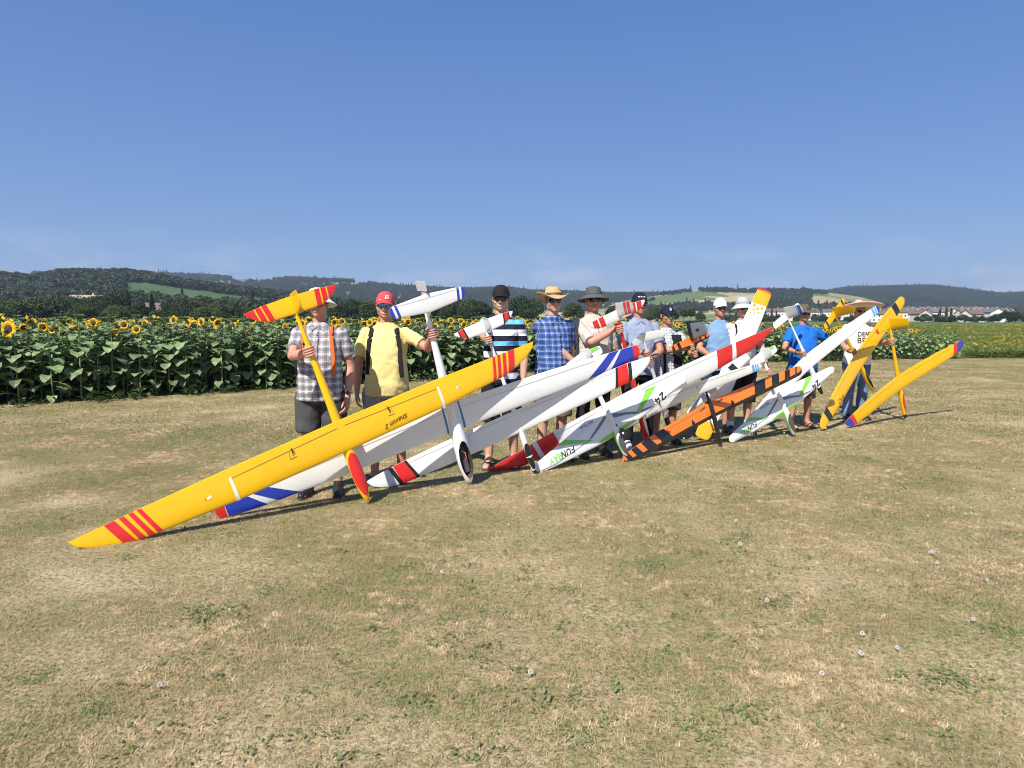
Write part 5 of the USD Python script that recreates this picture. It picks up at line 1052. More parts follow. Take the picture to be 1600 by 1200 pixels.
def revolve(profile, sx=1.0, sy=1.0, n=40):
    m = trimesh.creation.revolve(np.array(profile, float), sections=n); m.vertices *= [sx, sy, 1]; return m
HEADC = V(0, -0.012, 1.66)
def bucket_hat(brim=0.155, droop=0.045, crown=0.125, tilt=0):
    p = [(0, crown), (0.055, crown - 0.003), (0.082, crown - 0.016), (0.092, crown - 0.07), (0.097, 0.030), (brim * 0.75, 0.030 - droop * 0.45), (brim, 0.030 - droop), (brim - 0.001, 0.024 - droop), (brim * 0.75, 0.022 - droop * 0.45), (0.092, 0.020), (0.086, crown - 0.075), (0.07, crown - 0.02), (0, crown - 0.008)]
    return revolve(p, 0.93, 1.12)
def cowboy_hat(R=0.18, curl=0.055, crown=0.125):
    p = [(0, crown - 0.012), (0.03, crown - 0.008), (0.06, crown), (0.078, crown - 0.014), (0.088, 0.07), (0.096, 0.028), (R * 0.65, 0.022), (R * 0.85, 0.022), (R, 0.026), (R, 0.020), (R * 0.65, 0.015), (0.09, 0.018), (0.08, 0.065), (0, crown - 0.025)]
    m = revolve(p, 0.95, 1.10, 48); v = m.vertices; r = np.hypot(v[:, 0], v[:, 1]); k = np.clip((r - 0.095) / (R - 0.095), 0, 1.2)
    v[:, 2] += k ** 1.5 * (curl * (v[:, 0] / R) ** 2 - 0.03 * (v[:, 1] / R) ** 2); top = v[:, 2] > 0.09
    v[:, 2] -= top * 0.016 * np.exp(-(v[:, 0] / 0.02) ** 2) * (np.abs(v[:, 1]) < 0.07); v[:, 0] *= 1 - 0.18 * (top & (v[:, 1] < 0)); m.vertices = v; return m
def sombrero():
    R = 0.335; p = [(0, 0.15), (0.03, 0.147), (0.052, 0.13), (0.075, 0.085), (0.095, 0.03), (0.15, 0.014), (0.22, 0.01), (R - 0.02, 0.02), (R, 0.05), (R - 0.008, 0.05), (R - 0.028, 0.014), (0.22, 0.003), (0.15, 0.006), (0.088, 0.02), (0.068, 0.08), (0, 0.14)]
    m = revolve(p, 1.0, 1.05, 56); v = m.vertices; v[:, 2] += 0.012 * np.sin(np.arctan2(v[:, 1], v[:, 0]) * 3 + 1) * np.clip((np.hypot(v[:, 0], v[:, 1]) - 0.12) / 0.15, 0, 1); m.vertices = v; return m
def cap_crown(h=0.122):
    p = [(0, h), (0.04, h - 0.006), (0.07, h - 0.03), (0.088, h - 0.065), (0.095, 0.015), (0.090, 0.015), (0.083, h - 0.07), (0.06, h - 0.035), (0, h - 0.008)]
    return revolve(p, 0.93, 1.12)
def cap_visor(L=0.078, curve=0.022):
    a = np.radians(np.linspace(-62, 62, 17)); rows = []
    for s in (0.0, 0.35, 0.7, 1.0):
        w = 0.088 - 0.004 * s; X = np.sin(a) * (w + 0.004 * s); Y = -np.cos(a) * (0.104 + L * s * np.cos(a * 0.9) ** 0.6); Z = 0.024 - 0.012 * s - curve * (X / 0.08) ** 2
        rows.append(np.stack([X, Y, Z], 1))
    rows = np.array(rows); top, bot = rows.copy(), rows.copy(); bot[..., 2] -= 0.005
    ring = np.concatenate([top.transpose(1, 0, 2), bot.transpose(1, 0, 2)[:, ::-1]], 1)
    return loft(ring)

def person(label, px, d, height, skin, shirt, legs, hat, glasses, arms, yaw=0.0, head_yaw=0.0, belly=0.03, girth=1.0, collar=None, seed=0, sleeve=0.20, hair=None, smile=True, hem=0.88, shoes='shoes', shoe_mat=None, straps=(), watch=None, extra=None, buttons=False, lean=0.0, stance=0.0):
    s = height / 1.78; y0 = EYE * 1110 / (1110 * EYE / d); base = V(at(px, d), d, 0)
    ca, sa = math.cos(math.radians(yaw)), math.sin(math.radians(yaw)); RZ = np.array([[ca, -sa, 0], [sa, ca, 0], [0, 0, 1.0]])
    P = thing('person', label, 'person', None, base, yaw)
    loc = lambda w: RZ.T @ (np.asarray(w, float) - base) / s
    put = lambda name, m, ma, parent=None, smooth=True: obj(name, scaled(m), ma, parent or P, smooth=smooth)
    def scaled(m):
        m = m.copy(); m.vertices = np.asarray(m.vertices) * s; return m
    hr = trimesh.transformations.rotation_matrix(math.radians(head_yaw), [0, 0, 1], V(0, 0.01, 1.6))
    turn_head = lambda p: (hr[:3, :3] @ np.asarray(p, float).T).T + hr[:3, 3]
    body = []
    # trunk
    g = girth
    body.append(to_man(loft([oval_ring(z, a * g, f, b, 20) for z, a, f, b in [(0.86, 0.15, 0.09, 0.10), (0.98, 0.155, 0.095, 0.105), (1.10, 0.145, 0.095 + belly * 0.6, 0.09), (1.22, 0.15, 0.10, 0.10), (1.34, 0.165, 0.10, 0.105), (1.42, 0.15, 0.075, 0.09), (1.475, 0.09, 0.055, 0.075)]])))
    # legs
    lx = 0.098 * (0.5 + 0.5 * g); leg_j = {}
    for k in (-1, 1):
        fx = k * (0.125 + stance); fy = 0.0 + (0.03 if k > 0 else -0.02)
        hip, knee, calf, ank = V(k * lx, 0, 0.90), V(k * (lx + 0.012 + stance * 0.5), -0.012 + fy * 0.4, 0.50), V(k * (lx + 0.018 + stance * 0.7), 0.022 + fy * 0.7, 0.36), V(fx, 0.025 + fy, 0.095)
        leg_j[k] = (hip, knee, calf, ank, fx, fy)
        body += [bone((hip, 0.088 * g), (knee, 0.056)), bone((knee, 0.056), (calf, 0.056)), bone((calf, 0.056), (ank, 0.037))]
        body += [bone((V(fx, 0.05 + fy, 0.045), 0.032), (ank, 0.037), (V(fx + k * 0.01, -0.10 + fy, 0.035), 0.03)), bone((V(fx, 0.05 + fy, 0.045), 0.03), (V(fx + k * 0.018, -0.12 + fy, 0.032), 0.028), (V(fx + k * 0.03, -0.175 + fy, 0.026), 0.018), (V(fx + k * 0.002, -0.185 + fy, 0.027), 0.018))]
    # arms
    sleeves = []; wrists = {}
    for k in (-1, 1):
        S = V(k * 0.172 * (0.4 + 0.6 * g), 0.008, 1.405); kind = arms.get(k, ('hang',))
        if kind[0] == 'grip':
            _, Pw, ax, rad, palm = kind[:5]; Pb = loc(Pw); axl = RZ.T @ np.asarray(ax, float); pl = RZ.T @ np.asarray(palm, float)
            guess = S + (Pb - S) * 0.35 + V(k * 0.10, 0.05, -0.20)
            hp, W = grip_hand(Pb, axl, rad / s + 0.001, pl, guess); hint = V(k * 0.55, 0.35, -0.8) if len(kind) < 6 else np.asarray(kind[5], float)
            E, W2 = arm_bend(S, W, 0.295, 0.262, hint); body += hp
            if np.linalg.norm(W2 - W) > 0.004: print('ARM SHORT', label, k, round(float(np.linalg.norm(W2 - W)), 3))
        else:
            off = kind[1] if len(kind) > 1 else V(0.085, 0.0, -0.53)
            W = S + V(k * off[0], off[1], off[2]); E, W = arm_bend(S, W, 0.295, 0.262, V(k * 0.6, 0.8, 0) if len(kind) < 3 else np.asarray(kind[2], float))
            body += open_hand(W, unit(W - E) * 0.8 + V(0, -0.1, -0.25) * (1 if len(kind) < 4 else 0), k)
        body += [bone((S, 0.058), (S + (E - S) * 0.4, 0.05), (E, 0.040)), bone((E, 0.041), (E + (W - E) * 0.3, 0.043), segs=14), bone((E + (W - E) * 0.3, 0.043), (W, 0.026), segs=14)]
        sleeves.append((S, E)); wrists[k] = (E, W)
    # neck and head
    c = HEADC
    head = [ball(c + V(0, 0.012, 0.03), (0.074, 0.094, 0.092), 24), bone((c + V(0, -0.058, -0.088), 0.026), (c + V(0.045, -0.005, -0.06), 0.028), (c + V(-0.045, -0.005, -0.06), 0.028), (c + V(0.042, -0.045, -0.012), 0.032), (c + V(-0.042, -0.045, -0.012), 0.032), (c + V(0, -0.06, 0.03), 0.03)),
            bone((c + V(0.03, -0.065, 0.022), 0.018), (c + V(-0.03, -0.065, 0.022), 0.018)), bone((c + V(0, -0.083, 0.012), 0.010), (c + V(0, -0.108, -0.026), 0.0125)), bone((c + V(0.014, -0.092, -0.03), 0.0095), (c + V(-0.014, -0.092, -0.03), 0.0095), (c + V(0, -0.108, -0.026), 0.0125)),
            bone((c + V(0.018, -0.078, -0.062), 0.011), (c + V(-0.018, -0.078, -0.062), 0.011)), bone((c + V(0, -0.072, -0.09), 0.016), (c + V(0, -0.06, -0.098), 0.016)),
            ball(c + V(0.043, -0.064, -0.028), (0.022, 0.018, 0.022)), ball(c + V(-0.043, -0.064, -0.028), (0.022, 0.018, 0.022))]
    for k in (-1, 1): head += [ball(c + V(k * 0.077, 0.012, -0.006), (0.010, 0.018, 0.030)), ball(c + V(k * 0.08, 0.016, 0.012), (0.011, 0.016, 0.014))]
    hm = np.vstack([hr[:3, :4]]).tolist()
    body += [h.transform(np.array(hr[:3, :4])) for h in head]
    body += [bone((turn_head(c + V(0, 0.02, -0.06)), 0.055), (V(0, 0.018, 1.47), 0.060)), bone((V(0, 0.02, 1.485), 0.054), (V(0.09, 0.015, 1.425), 0.040), (V(-0.09, 0.015, 1.425), 0.040))]
    put('body', melt(body, 0.013, 5), SKIN[skin])
    # face
    if smile:
        t = np.linspace(-1, 1, 9); q = np.stack([0.026 * t, -0.0885 + 0.010 * t ** 2, -0.067 + 0.008 * t ** 2], 1) + c
        put('lips', tube(turn_head(q), 0.0055 * np.sqrt(np.clip(1.02 - t ** 2, 0.04, 1)), 6), LIP)
        put('teeth', tube(turn_head(q[2:-2] + V(0, -0.0032, 0.0)), 0.0024, 6), TEETH)
    else:
        t = np.linspace(-1, 1, 7); put('lips', tube(turn_head(np.stack([0.022 * t, -0.0885 + 0.008 * t ** 2, -0.064 + 0 * t], 1) + c), 0.0042 * np.sqrt(np.clip(1.02 - t ** 2, 0.04, 1)), 6), LIP)
    if hair is not None:
        h = ball(c + V(0, 0.022, 0.022), (0.0805, 0.0905, 0.086), 28) - Manifold.cube((0.3, 0.2, 0.3), True).translate(tuple(c + V(0, -0.115, 0))) - Manifold.cube((0.3, 0.3, 0.2), True).translate(tuple(c + V(0, 0, -0.135)))
        put('hair', wrinkle(to_tri(h.refine_to_length(0.015).transform(np.array(hr[:3, :4]))), 0.003, 60, seed), hair)
    # shirt
    b = belly
    trunk_ = loft([oval_ring(z, a * g, f, bb, 40) for z, a, f, bb in [(hem, 0.182, 0.122 + b * 0.75, 0.125), (hem + 0.06, 0.180, 0.125 + b * 0.95, 0.127), (1.06, 0.172, 0.122 + b, 0.116), (1.16, 0.170, 0.120 + b * 0.9, 0.112), (1.26, 0.176, 0.122 + b * 0.5, 0.118), (1.34, 0.183, 0.120 + b * 0.15, 0.122), (1.395, 0.176, 0.104, 0.114), (1.435, 0.148, 0.082, 0.100), (1.465, 0.112, 0.068, 0.088), (1.49, 0.078, 0.060, 0.076), (1.505, 0.066, 0.056, 0.070)]])
    parts = [to_man(trunk_)]
    for S, E in sleeves:
        u = unit(E - S); L = min(sleeve, 0.30); m = bone((S, 0.062), (S + u * 0.09, 0.064), (S + u * (L + 0.05), 0.066), segs=18)
        parts.append(m.trim_by_plane(tuple(-u), float(-u @ (S + u * L))))
        if sleeve > 0.32: parts.append(bone((E, 0.055), (S + u * 0.1, 0.07)))
    sh = put('shirt', wrinkle(melt(parts, 0.013, 6), 0.017, 6.5, seed + 1), shirt)
    # find the front of the shirt for what lies on it
    pts = np.array(UsdGeom.Mesh(stage.GetPrimAtPath(sh)).GetPointsAttr().Get()) / s
    front = pts[pts[:, 1] < 0.03]
    def on_shirt(x, z, lift=0.006, back=False):
        d2 = (front[:, 0] - x) ** 2 + (front[:, 2] - z) ** 2; i = np.argsort(d2)[:8]; return front[i, 1].min() - lift
    if collar is not None:
        for k in (-1, 1):
            v0 = [V(k * 0.004, -0.066, 1.462), V(k * 0.066, -0.012, 1.505), V(k * 0.05, 0.065, 1.515), V(0, 0.082, 1.515)]
            outer = [V(k * 0.050, on_shirt(k * 0.050, 1.432, 0.007), 1.432), V(k * 0.094, -0.03, 1.462), V(k * 0.078, 0.075, 1.468), V(0, 0.106, 1.474)]
            up = [q + V(0, 0, 0.012) for q in v0]; vv = np.array(v0 + outer + up); f = []
            for i in range(3): f += [(8 + i, 4 + i, 5 + i), (8 + i, 5 + i, 9 + i), (i, 8 + i, 9 + i), (i, 9 + i, i + 1), (i, i + 1, 5 + i), (i, 5 + i, 4 + i)]
            m = trimesh.Trimesh(vv, f, process=False); put('collar', m, collar, sh, smooth=35)
    if buttons:
        put('placket', tube([V(0, on_shirt(0, z, 0.001), z) for z in np.linspace(hem + 0.02, 1.43, 14)], 0.012, 6, squash=(1, 0.3)), shirt, sh)
        for z in np.linspace(hem + 0.08, 1.40, 6): put('button', tube([V(0, on_shirt(0, z, 0.004), z), V(0, on_shirt(0, z, 0.010), z)], 0.006, 8), BUTTON, sh)
    # trousers or shorts
    kind, lm, hemz = legs
    parts = [to_man(loft([oval_ring(z, a * g, f, bb, 32) for z, a, f, bb in [(0.80, 0.165, 0.105, 0.125), (0.88, 0.178, 0.115 + b * 0.5, 0.13), (0.97, 0.172, 0.115 + b * 0.5, 0.122), (1.0, 0.165, 0.11 + b * 0.5, 0.115)]]))]
    for k in (-1, 1):
        hip, knee, calf, ank, fx, fy = leg_j[k]
        if kind == 'shorts':
            m = bone((hip + V(k * 0.004, 0, -0.05), 0.103 * g), (knee + V(0, 0, -0.10), 0.093), segs=18); parts.append(m.trim_by_plane((0, 0, 1.0), hemz))
        else:
            parts += [bone((hip + V(0, 0, -0.05), 0.10 * g), (knee, 0.076), segs=16), bone((knee, 0.076), (ank + V(0, 0, 0.0), 0.066), segs=16).trim_by_plane((0, 0, 1.0), 0.055)]
    put('shorts' if kind == 'shorts' else 'trousers', wrinkle(melt(parts, 0.018, 5), 0.015, 6.0, seed + 2), lm)
    # feet
    for k in (-1, 1):
        hip, knee, calf, ank, fx, fy = leg_j[k]
        if shoes in ('shoes', 'socks'):
            m = melt([bone((V(fx, 0.055 + fy, 0.05), 0.042), (V(fx, 0.02 + fy, 0.085), 0.044), (V(fx + k * 0.008, -0.10 + fy, 0.045), 0.042)), bone((V(fx, 0.055 + fy, 0.045), 0.040), (V(fx + k * 0.016, -0.13 + fy, 0.042), 0.040), (V(fx + k * 0.02, -0.19 + fy, 0.034), 0.030))], 0.016, 4)
            sp = put('shoe', m, shoe_mat or SHOEB)
            put('sole', to_tri(Manifold.batch_hull([Manifold.cylinder(0.022, r, r, 14).translate((fx + k * ox, oy + fy, 0.0)) for ox, oy, r in ((0, 0.055, 0.042), (0.016, -0.12, 0.046), (0.022, -0.185, 0.034))])), SOLEW if shoe_mat is SHOEW else SOLE, sp, smooth=30)
            if shoes == 'socks': put('sock', to_tri(bone((ank, 0.044), (ank + (calf - ank) * 0.25, 0.046)).refine_to_length(0.03)), C_WHITE)
        else:
            sp = put('sandal', to_tri(Manifold.batch_hull([Manifold.cylinder(0.018, r, r, 14).translate((fx + k * ox, oy + fy, 0.0)) for ox, oy, r in ((0, 0.06, 0.040), (0.014, -0.12, 0.046), (0.018, -0.20, 0.034))])), SOLE, smooth=30)
            q = [V(fx - 0.045, -0.07 + fy, 0.02), V(fx - 0.02 + k * 0.008, -0.10 + fy, 0.068), V(fx + k * 0.012, -0.13 + fy, 0.066), V(fx + 0.028 + k * 0.008, -0.10 + fy, 0.064), V(fx + 0.052, -0.07 + fy, 0.02)]
            put('strap', tube(q, 0.011, 6, squash=(1, 0.5)), shoe_mat or SHOEB, sp)
            if shoes == 'sandals': put('strap', tube([V(fx - 0.04, 0.01 + fy, 0.06), V(fx, 0.072 + fy, 0.075), V(fx + 0.04, 0.01 + fy, 0.06), V(fx, -0.035 + fy, 0.098), V(fx - 0.04, 0.01 + fy, 0.06)], 0.011, 6), shoe_mat or SHOEB, sp)
    # hat
    HT = hr @ trimesh.transformations.translation_matrix(c + V(0, 0.014, 0.022))
    def hatpart(name, m, ma, parent=None, tilt=0, smooth=40):
        m = m.copy(); m.apply_transform(trimesh.transformations.rotation_matrix(math.radians(tilt), [1, 0, 0])); m.apply_transform(HT); return put(name, m, ma, parent, smooth)
    kind, hmat = hat[:2]; opt = hat[2] if len(hat) > 2 else {}
    if kind == 'cap':
        hp = hatpart('cap', cap_crown(), hmat); hatpart('visor', cap_visor(), opt.get('visor', hmat), hp)
        for n_, txt, size, col, xo, zo in opt.get('marks', []):
            if txt == 'square': m = cat(box(size, 0.002, size * 0.14, (0, 0, size * 0.43)), box(size, 0.002, size * 0.14, (0, 0, -size * 0.43)), box(size * 0.14, 0.002, size * 0.72, (size * 0.43, 0, 0)), box(size * 0.14, 0.002, size * 0.72, (-size * 0.43, 0, 0)), box(size * 0.3, 0.002, size * 0.3))
            elif txt == 'bar': m = box(size * 3, 0.002, size)
            else:
                m = meshkit.text_mesh(txt, size, 0.002, True); m.apply_translation(-m.bounds.mean(0)); rot(m, [1, 0, 0], 90)
            X = m.vertices[:, 0] + xo; Z = m.vertices[:, 2] + zo
            rr = np.interp(Z, [0.015, 0.057, 0.092, 0.116], [0.095, 0.088, 0.07, 0.04]); m.vertices = np.stack([X, -1.12 * np.sqrt(np.maximum(rr ** 2 - (X / 0.93) ** 2, 1e-5)) - 0.004 + m.vertices[:, 1], Z], 1); hatpart(n_, m, col, hp, smooth=False)
    elif kind == 'bucket': hp = hatpart('hat', bucket_hat(**opt.get('shape', {})), hmat, tilt=opt.get('tilt', 0)); hatpart('hat_band', revolve([(0.0975, 0.032), (0.1, 0.034), (0.0975, 0.056), (0.094, 0.056)], 0.93, 1.12), opt.get('band', hmat), hp, tilt=opt.get('tilt', 0))
    elif kind == 'cowboy': hp = hatpart('hat', cowboy_hat(**opt.get('shape', {})), hmat, tilt=opt.get('tilt', 0)); hatpart('hat_band', revolve([(0.098, 0.028), (0.1005, 0.03), (0.0965, 0.052), (0.093, 0.052)], 0.95, 1.10), opt.get('band', hmat), hp, tilt=opt.get('tilt', 0))
    else:
        hp = hatpart('hat', sombrero(), hmat, tilt=opt.get('tilt', 0)); e = np.linspace(0, 2 * np.pi, 49); q = np.stack([0.333 * np.cos(e), 0.349 * np.sin(e), 0.046 + 0.012 * np.sin(3 * e + 1)], 1); hatpart('hat_edge', tube(q, 0.011, 6, caps=False), C_PINK, hp, tilt=opt.get('tilt', 0))
    if opt.get('cord'):
        e = np.linspace(0, 1, 12); q = np.stack([0.082 * np.cos(np.pi * e), -0.03 - 0.035 * np.sin(np.pi * e), 0.01 - 0.125 * np.sin(np.pi * e) ** 0.8], 1); hatpart('chin_cord', tube(q, 0.0028, 5), C_BLK, hp)
    # sunglasses
    lens, frame = glasses; t = np.linspace(-1, 1, 9); gp = None
    for k in (-1, 1):
        X = k * (0.034 + 0.0275 * t); z_up = 0.019 * (1 - 0.25 * np.abs(t) ** 3); z_dn = -0.022 * (1 - 0.55 * np.abs(t) ** 2.5); Y = -0.1035 + 0.05 * (np.abs(X) / 0.07) ** 2
        top, bot = np.stack([X, Y, 0.002 + z_up], 1), np.stack([X, Y, 0.002 + z_dn], 1); v = np.vstack([top, bot]) + c; f = []
        for i in range(8): f += [(i, 9 + i, 10 + i), (i, 10 + i, i + 1)]
        m = trimesh.Trimesh(turn_head(v), f if k > 0 else [(a_, c_, b_) for a_, b_, c_ in f], process=False)
        if gp is None:
            fr = []
            for kk in (-1, 1):
                Xf = kk * np.linspace(0.004, 0.064, 9); Yf = -0.1055 + 0.05 * (np.abs(Xf) / 0.07) ** 2
                fr.append(tube(turn_head(np.stack([Xf, Yf, 0 * Xf + 0.021], 1) + c), 0.0036, 6)); fr.append(tube(turn_head(np.array([V(kk * 0.062, -0.068, 0.018), V(kk * 0.079, -0.03, 0.012), V(kk * 0.083, 0.012, 0.008)]) + c), 0.0038, 6))
            fr.append(tube(turn_head(np.array([V(-0.012, -0.106, 0.010), V(0, -0.108, 0.012), V(0.012, -0.106, 0.010)]) + c), 0.0035, 6)); gp = put('sunglasses', cat(*fr), frame)
        put('lens', m, lens, gp)
    for name, ma, wd, pts2 in straps:
        q = []
        for x, z in pts2:
            if z > 1.47: q.append(V(x, 0.0, z))
            elif z < -5: continue
            else: q.append(V(x, on_shirt(x, z, 0.004), z))
        if len(q) > 2:
            q = np.array(q); tt = np.linspace(0, 1, len(q)); fine = np.linspace(0, 1, 18); q = np.stack([PchipInterpolator(tt, q[:, i])(fine) for i in range(3)], 1)
        put(name, tube(q, wd / 2, 8, squash=(1.0, 0.22)), ma, sh)
    if watch:
        k, ma, w = watch; E, W = wrists[k]; u = unit(W - E); q = W - u * 0.035; e1 = unit(np.cross(u, V(0, 1, 0.2))); e2 = np.cross(u, e1); t = np.linspace(0, 2 * np.pi, 15)
        wpth = put('wristwatch' if ma is STEELM else 'wristband', tube([q + 0.034 * (math.cos(a) * e1 + math.sin(a) * e2) for a in t], w, 8, squash=(1, 1), caps=False), ma)
        if ma is STEELM: put('watch_face', tube([q - 0.030 * unit(V(0, 1, 0)), q - 0.042 * unit(V(0, 1, 0))], 0.018, 12), BLK, wpth, smooth=30)
    if extra: extra(put, on_shirt, sh, turn_head)
    return P
def grip(g, y, r, palm, off=(0, 0, 0), *hint):
    _, m = AXES[g]; return ('grip', spot(g, (off[0], y, off[2])), m[:, 1], r, V(*palm), *hint)
hz = 0.0
def chest_text(rows, ma):
    def go(put, on_shirt, sh, th):
        for txt, size, x, z in rows:
            m = meshkit.text_mesh(txt, size, 0.001, True); v = np.array(m.vertices); v[:, 0] -= v[:, 0].mean() - x
            q = np.stack([v[:, 0], np.array([on_shirt(a, b + z, 0.005) for a, b in v[:, :2]]) - v[:, 2], v[:, 1] + z], 1); put('print', trimesh.Trimesh(q, m.faces, process=False), ma, sh, smooth=False)
    return go

person('man in a white sun hat and grey plaid shirt holding the large yellow glider', 501, 6.04, 1.75, 'ruddy', P_GREY, ('shorts', C_CHAR, 0.56), ('bucket', C_WHITE, dict(shape=dict(brim=0.165, droop=0.05, crown=0.115), tilt=-8)), (LENS, FRAMEB),
       {-1: grip('G1', 0.64, 0.026, (-0.85, 0.5, 0), (0, 0, -0.012), (-0.9, 0.5, -0.6)), 1: ('hang', V(0.055, -0.05, -0.535))}, yaw=4, head_yaw=-4, belly=0.055, girth=1.10, collar=P_GREY, seed=1, hair=HAIRG, buttons=True, hem=0.84,
       straps=[('harness', C_ORANGE, 0.030, [(-0.105, 1.475), (-0.112, 1.43), (-0.118, 1.36), (-0.122, 1.28), (-0.125, 1.2)]), ('harness', C_ORANGE, 0.034, [(0.105, 1.475), (0.115, 1.42), (0.125, 1.34), (0.135, 1.24), (0.14, 1.12), (0.14, 1.05)])], watch=(1, STEELM, 0.008), shoe_mat=SHOEB)
def straps2(put, on_shirt, sh, th): pass
person('man in a red cap and yellow T-shirt with mirrored blue sunglasses', 604, 6.56, 1.74, 'ruddy', C_YEL, ('shorts', C_LGREY, 0.44), ('cap', C_RED, dict(marks=[('cap_badge', 'square', 0.032, C_WHITE, 0.026, 0.062), ('cap_mark', 'bar', 0.006, C_WHITE, -0.035, 0.04)])), (LENSB, FRAMEW),
       {1: grip('G2', 0.80, 0.03, (0.75, 0.6, 0), (0, 0, 0.0), (0.9, 0.35, -1.3)), -1: ('hang', V(0.09, -0.03, -0.535))}, yaw=3, head_yaw=0, belly=0.06, girth=1.12, seed=2, hair=HAIRD, hem=0.83, sleeve=0.21, shoes='sandals',
       straps=[('harness', C_BLK, 0.045, [(-0.115, 1.475), (-0.125, 1.42), (-0.135, 1.34), (-0.145, 1.24), (-0.15, 1.12), (-0.155, 1.03)]), ('harness', C_BLK, 0.045, [(0.10, 1.475), (0.115, 1.42), (0.13, 1.34), (0.142, 1.24), (0.15, 1.12), (0.158, 1.0)])])
person('man in a black cap and a navy, white and light blue striped T-shirt', 783, 7.21, 1.83, 'fair', P_BANDS, ('shorts', C_BLK, 0.46), ('cap', C_BLK), (LENS, FRAMEB),
       {-1: grip('G3', 0.80, 0.014, (-0.8, 0.6, 0), (0, 0, 0.0), (-1, 0.3, -0.7)), 1: ('hang', V(0.05, -0.02, -0.545))}, yaw=-3, belly=0.015, girth=0.98, seed=3, hair=HAIRD, shoes='flip', hem=0.84, sleeve=0.22)
person('man in a straw hat and blue plaid shirt reaching towards the next glider', 864, 7.5, 1.82, 'fair', P_BLUE, ('shorts', C_KHAKI, 0.47), ('cowboy', C_STRAW, dict(band=LEATHER, tilt=-7)), (LENS, FRAMEB),
       {-1: grip('G4', 0.665, 0.017, (-0.8, -0.2, 0.2), (0, 0, 0.0), (-0.9, -0.5, -0.35)), 1: ('hang', V(0.06, 0.03, -0.54))}, yaw=24, head_yaw=-14, belly=0.05, girth=1.08, collar=P_BLUE, seed=4, hair=HAIRG, buttons=True, hem=0.86)
person('man in a dark grey brimmed hat and beige striped shirt gripping a red tail boom', 926, 7.8, 1.84, 'ruddy', P_STRIPE, ('trousers', C_BLK, 0.05), ('bucket', C_HATGREY, dict(shape=dict(brim=0.178, droop=0.05, crown=0.12), tilt=-7, cord=True)), (LENS, FRAMEB),
       {-1: grip('G5', 0.755, 0.016, (-0.7, 0.5, 0), (0, 0, -0.018), (-0.9, 0.1, -0.8)), 1: ('hang', V(0.05, 0.0, -0.54))}, yaw=16, head_yaw=-10, belly=0.05, girth=1.08, collar=P_STRIPE, seed=5, hair=HAIRG, smile=False, hem=0.82, sleeve=0.27, buttons=True)
person('man in a navy cap and blue-grey polo shirt behind the plain white V-tail glider', 997, 8.25, 1.80, 'tan', C_BLUEGREY, ('trousers', C_BLK, 0.05), ('cap', C_NAVY, dict(marks=[('cap_badge', '\u25aa\u25aa\u25aa', 0.012, C_WHITE, 0.0, 0.06)] if False else [('cap_badge', 'bar', 0.008, C_WHITE, -0.03, 0.062), ('cap_badge', 'square', 0.014, C_WHITE, 0.0, 0.064), ('cap_badge', 'bar', 0.008, C_WHITE, 0.03, 0.062)])), (LENS, FRAMEB),
       {1: grip('G6', 0.56, 0.016, (0.7, 0.6, 0), (0, 0, -0.03), (0.9, 0.3, -0.8)), -1: grip('G6', 0.65, 0.015, (-0.7, 0.6, 0), (0, 0, -0.03), (-0.9, 0.2, -0.9))}, yaw=6, belly=0.03, girth=1.05, collar=C_BLUEGREY, seed=6, hair=HAIRD, hem=0.86, shoe_mat=SHOEW)
def vest(put, on_shirt, sh, th):
    for k, w, ma in ((1, 0.075, C_BLK), (-1, 0.018, C_BLK)):
        q = [V(k * 0.085, on_shirt(k * 0.085, z, 0.004), z) for z in np.linspace(0.86, 1.42, 12)]; put('waistcoat_front', tube(q, w * 0.9, 8, squash=(1.0, 0.12)), ma, sh)
person('man in a navy cap with green mirrored sunglasses holding the orange glider', 1040, 8.55, 1.66, 'tan', P_LIGHT, ('shorts', C_CHAR, 0.45), ('cap', C_NAVY, dict(marks=[('cap_badge', 'bar', 0.010, C_WHITE, 0.0, 0.055), ('cap_badge', 'square', 0.018, C_WHITE, 0.0, 0.075)])), (LENSG, FRAMEB),
       {-1: grip('G7', 0.79, 0.010, (-0.7, 0.6, 0), (0, 0, -0.01), (-0.8, -0.2, -0.9)), 1: grip('G7', 0.70, 0.010, (0.7, 0.6, 0), (0, 0, -0.01), (0.8, 0.3, -0.9))}, yaw=12, head_yaw=4, belly=0.04, girth=1.05, collar=P_LIGHT, seed=7, hair=HAIRD, smile=False, extra=vest)
person('man in a pale cap and steel blue T-shirt behind the long red and white wing', 1122, 9.4, 1.77, 'tan', C_STEEL, ('shorts', C_DJEAN, 0.45), ('cap', C_CREAM), (LENS, FRAMEB),
       {-1: ('grip', V(at(1113, 9.0), 9.0, high(556, 9.0)), V(0.3, 0, 1), 0.02, V(-0.7, 0.5, 0.2)), 1: ('hang', V(0.06, -0.05, -0.53))}, yaw=0, belly=0.03, girth=1.06, seed=8, hair=HAIRG, hem=0.84)
def redprint(put, on_shirt, sh, th):
    for x, z, w in ((-0.10, 1.27, 0.07), (-0.07, 1.235, 0.05), (-0.11, 1.21, 0.04)): put('print', cat(*[box(w, 0.002, 0.010, (x, on_shirt(x, z, 0.005), z + dz)) for dz in (0, 0.016)]), C_RED, sh, smooth=False)
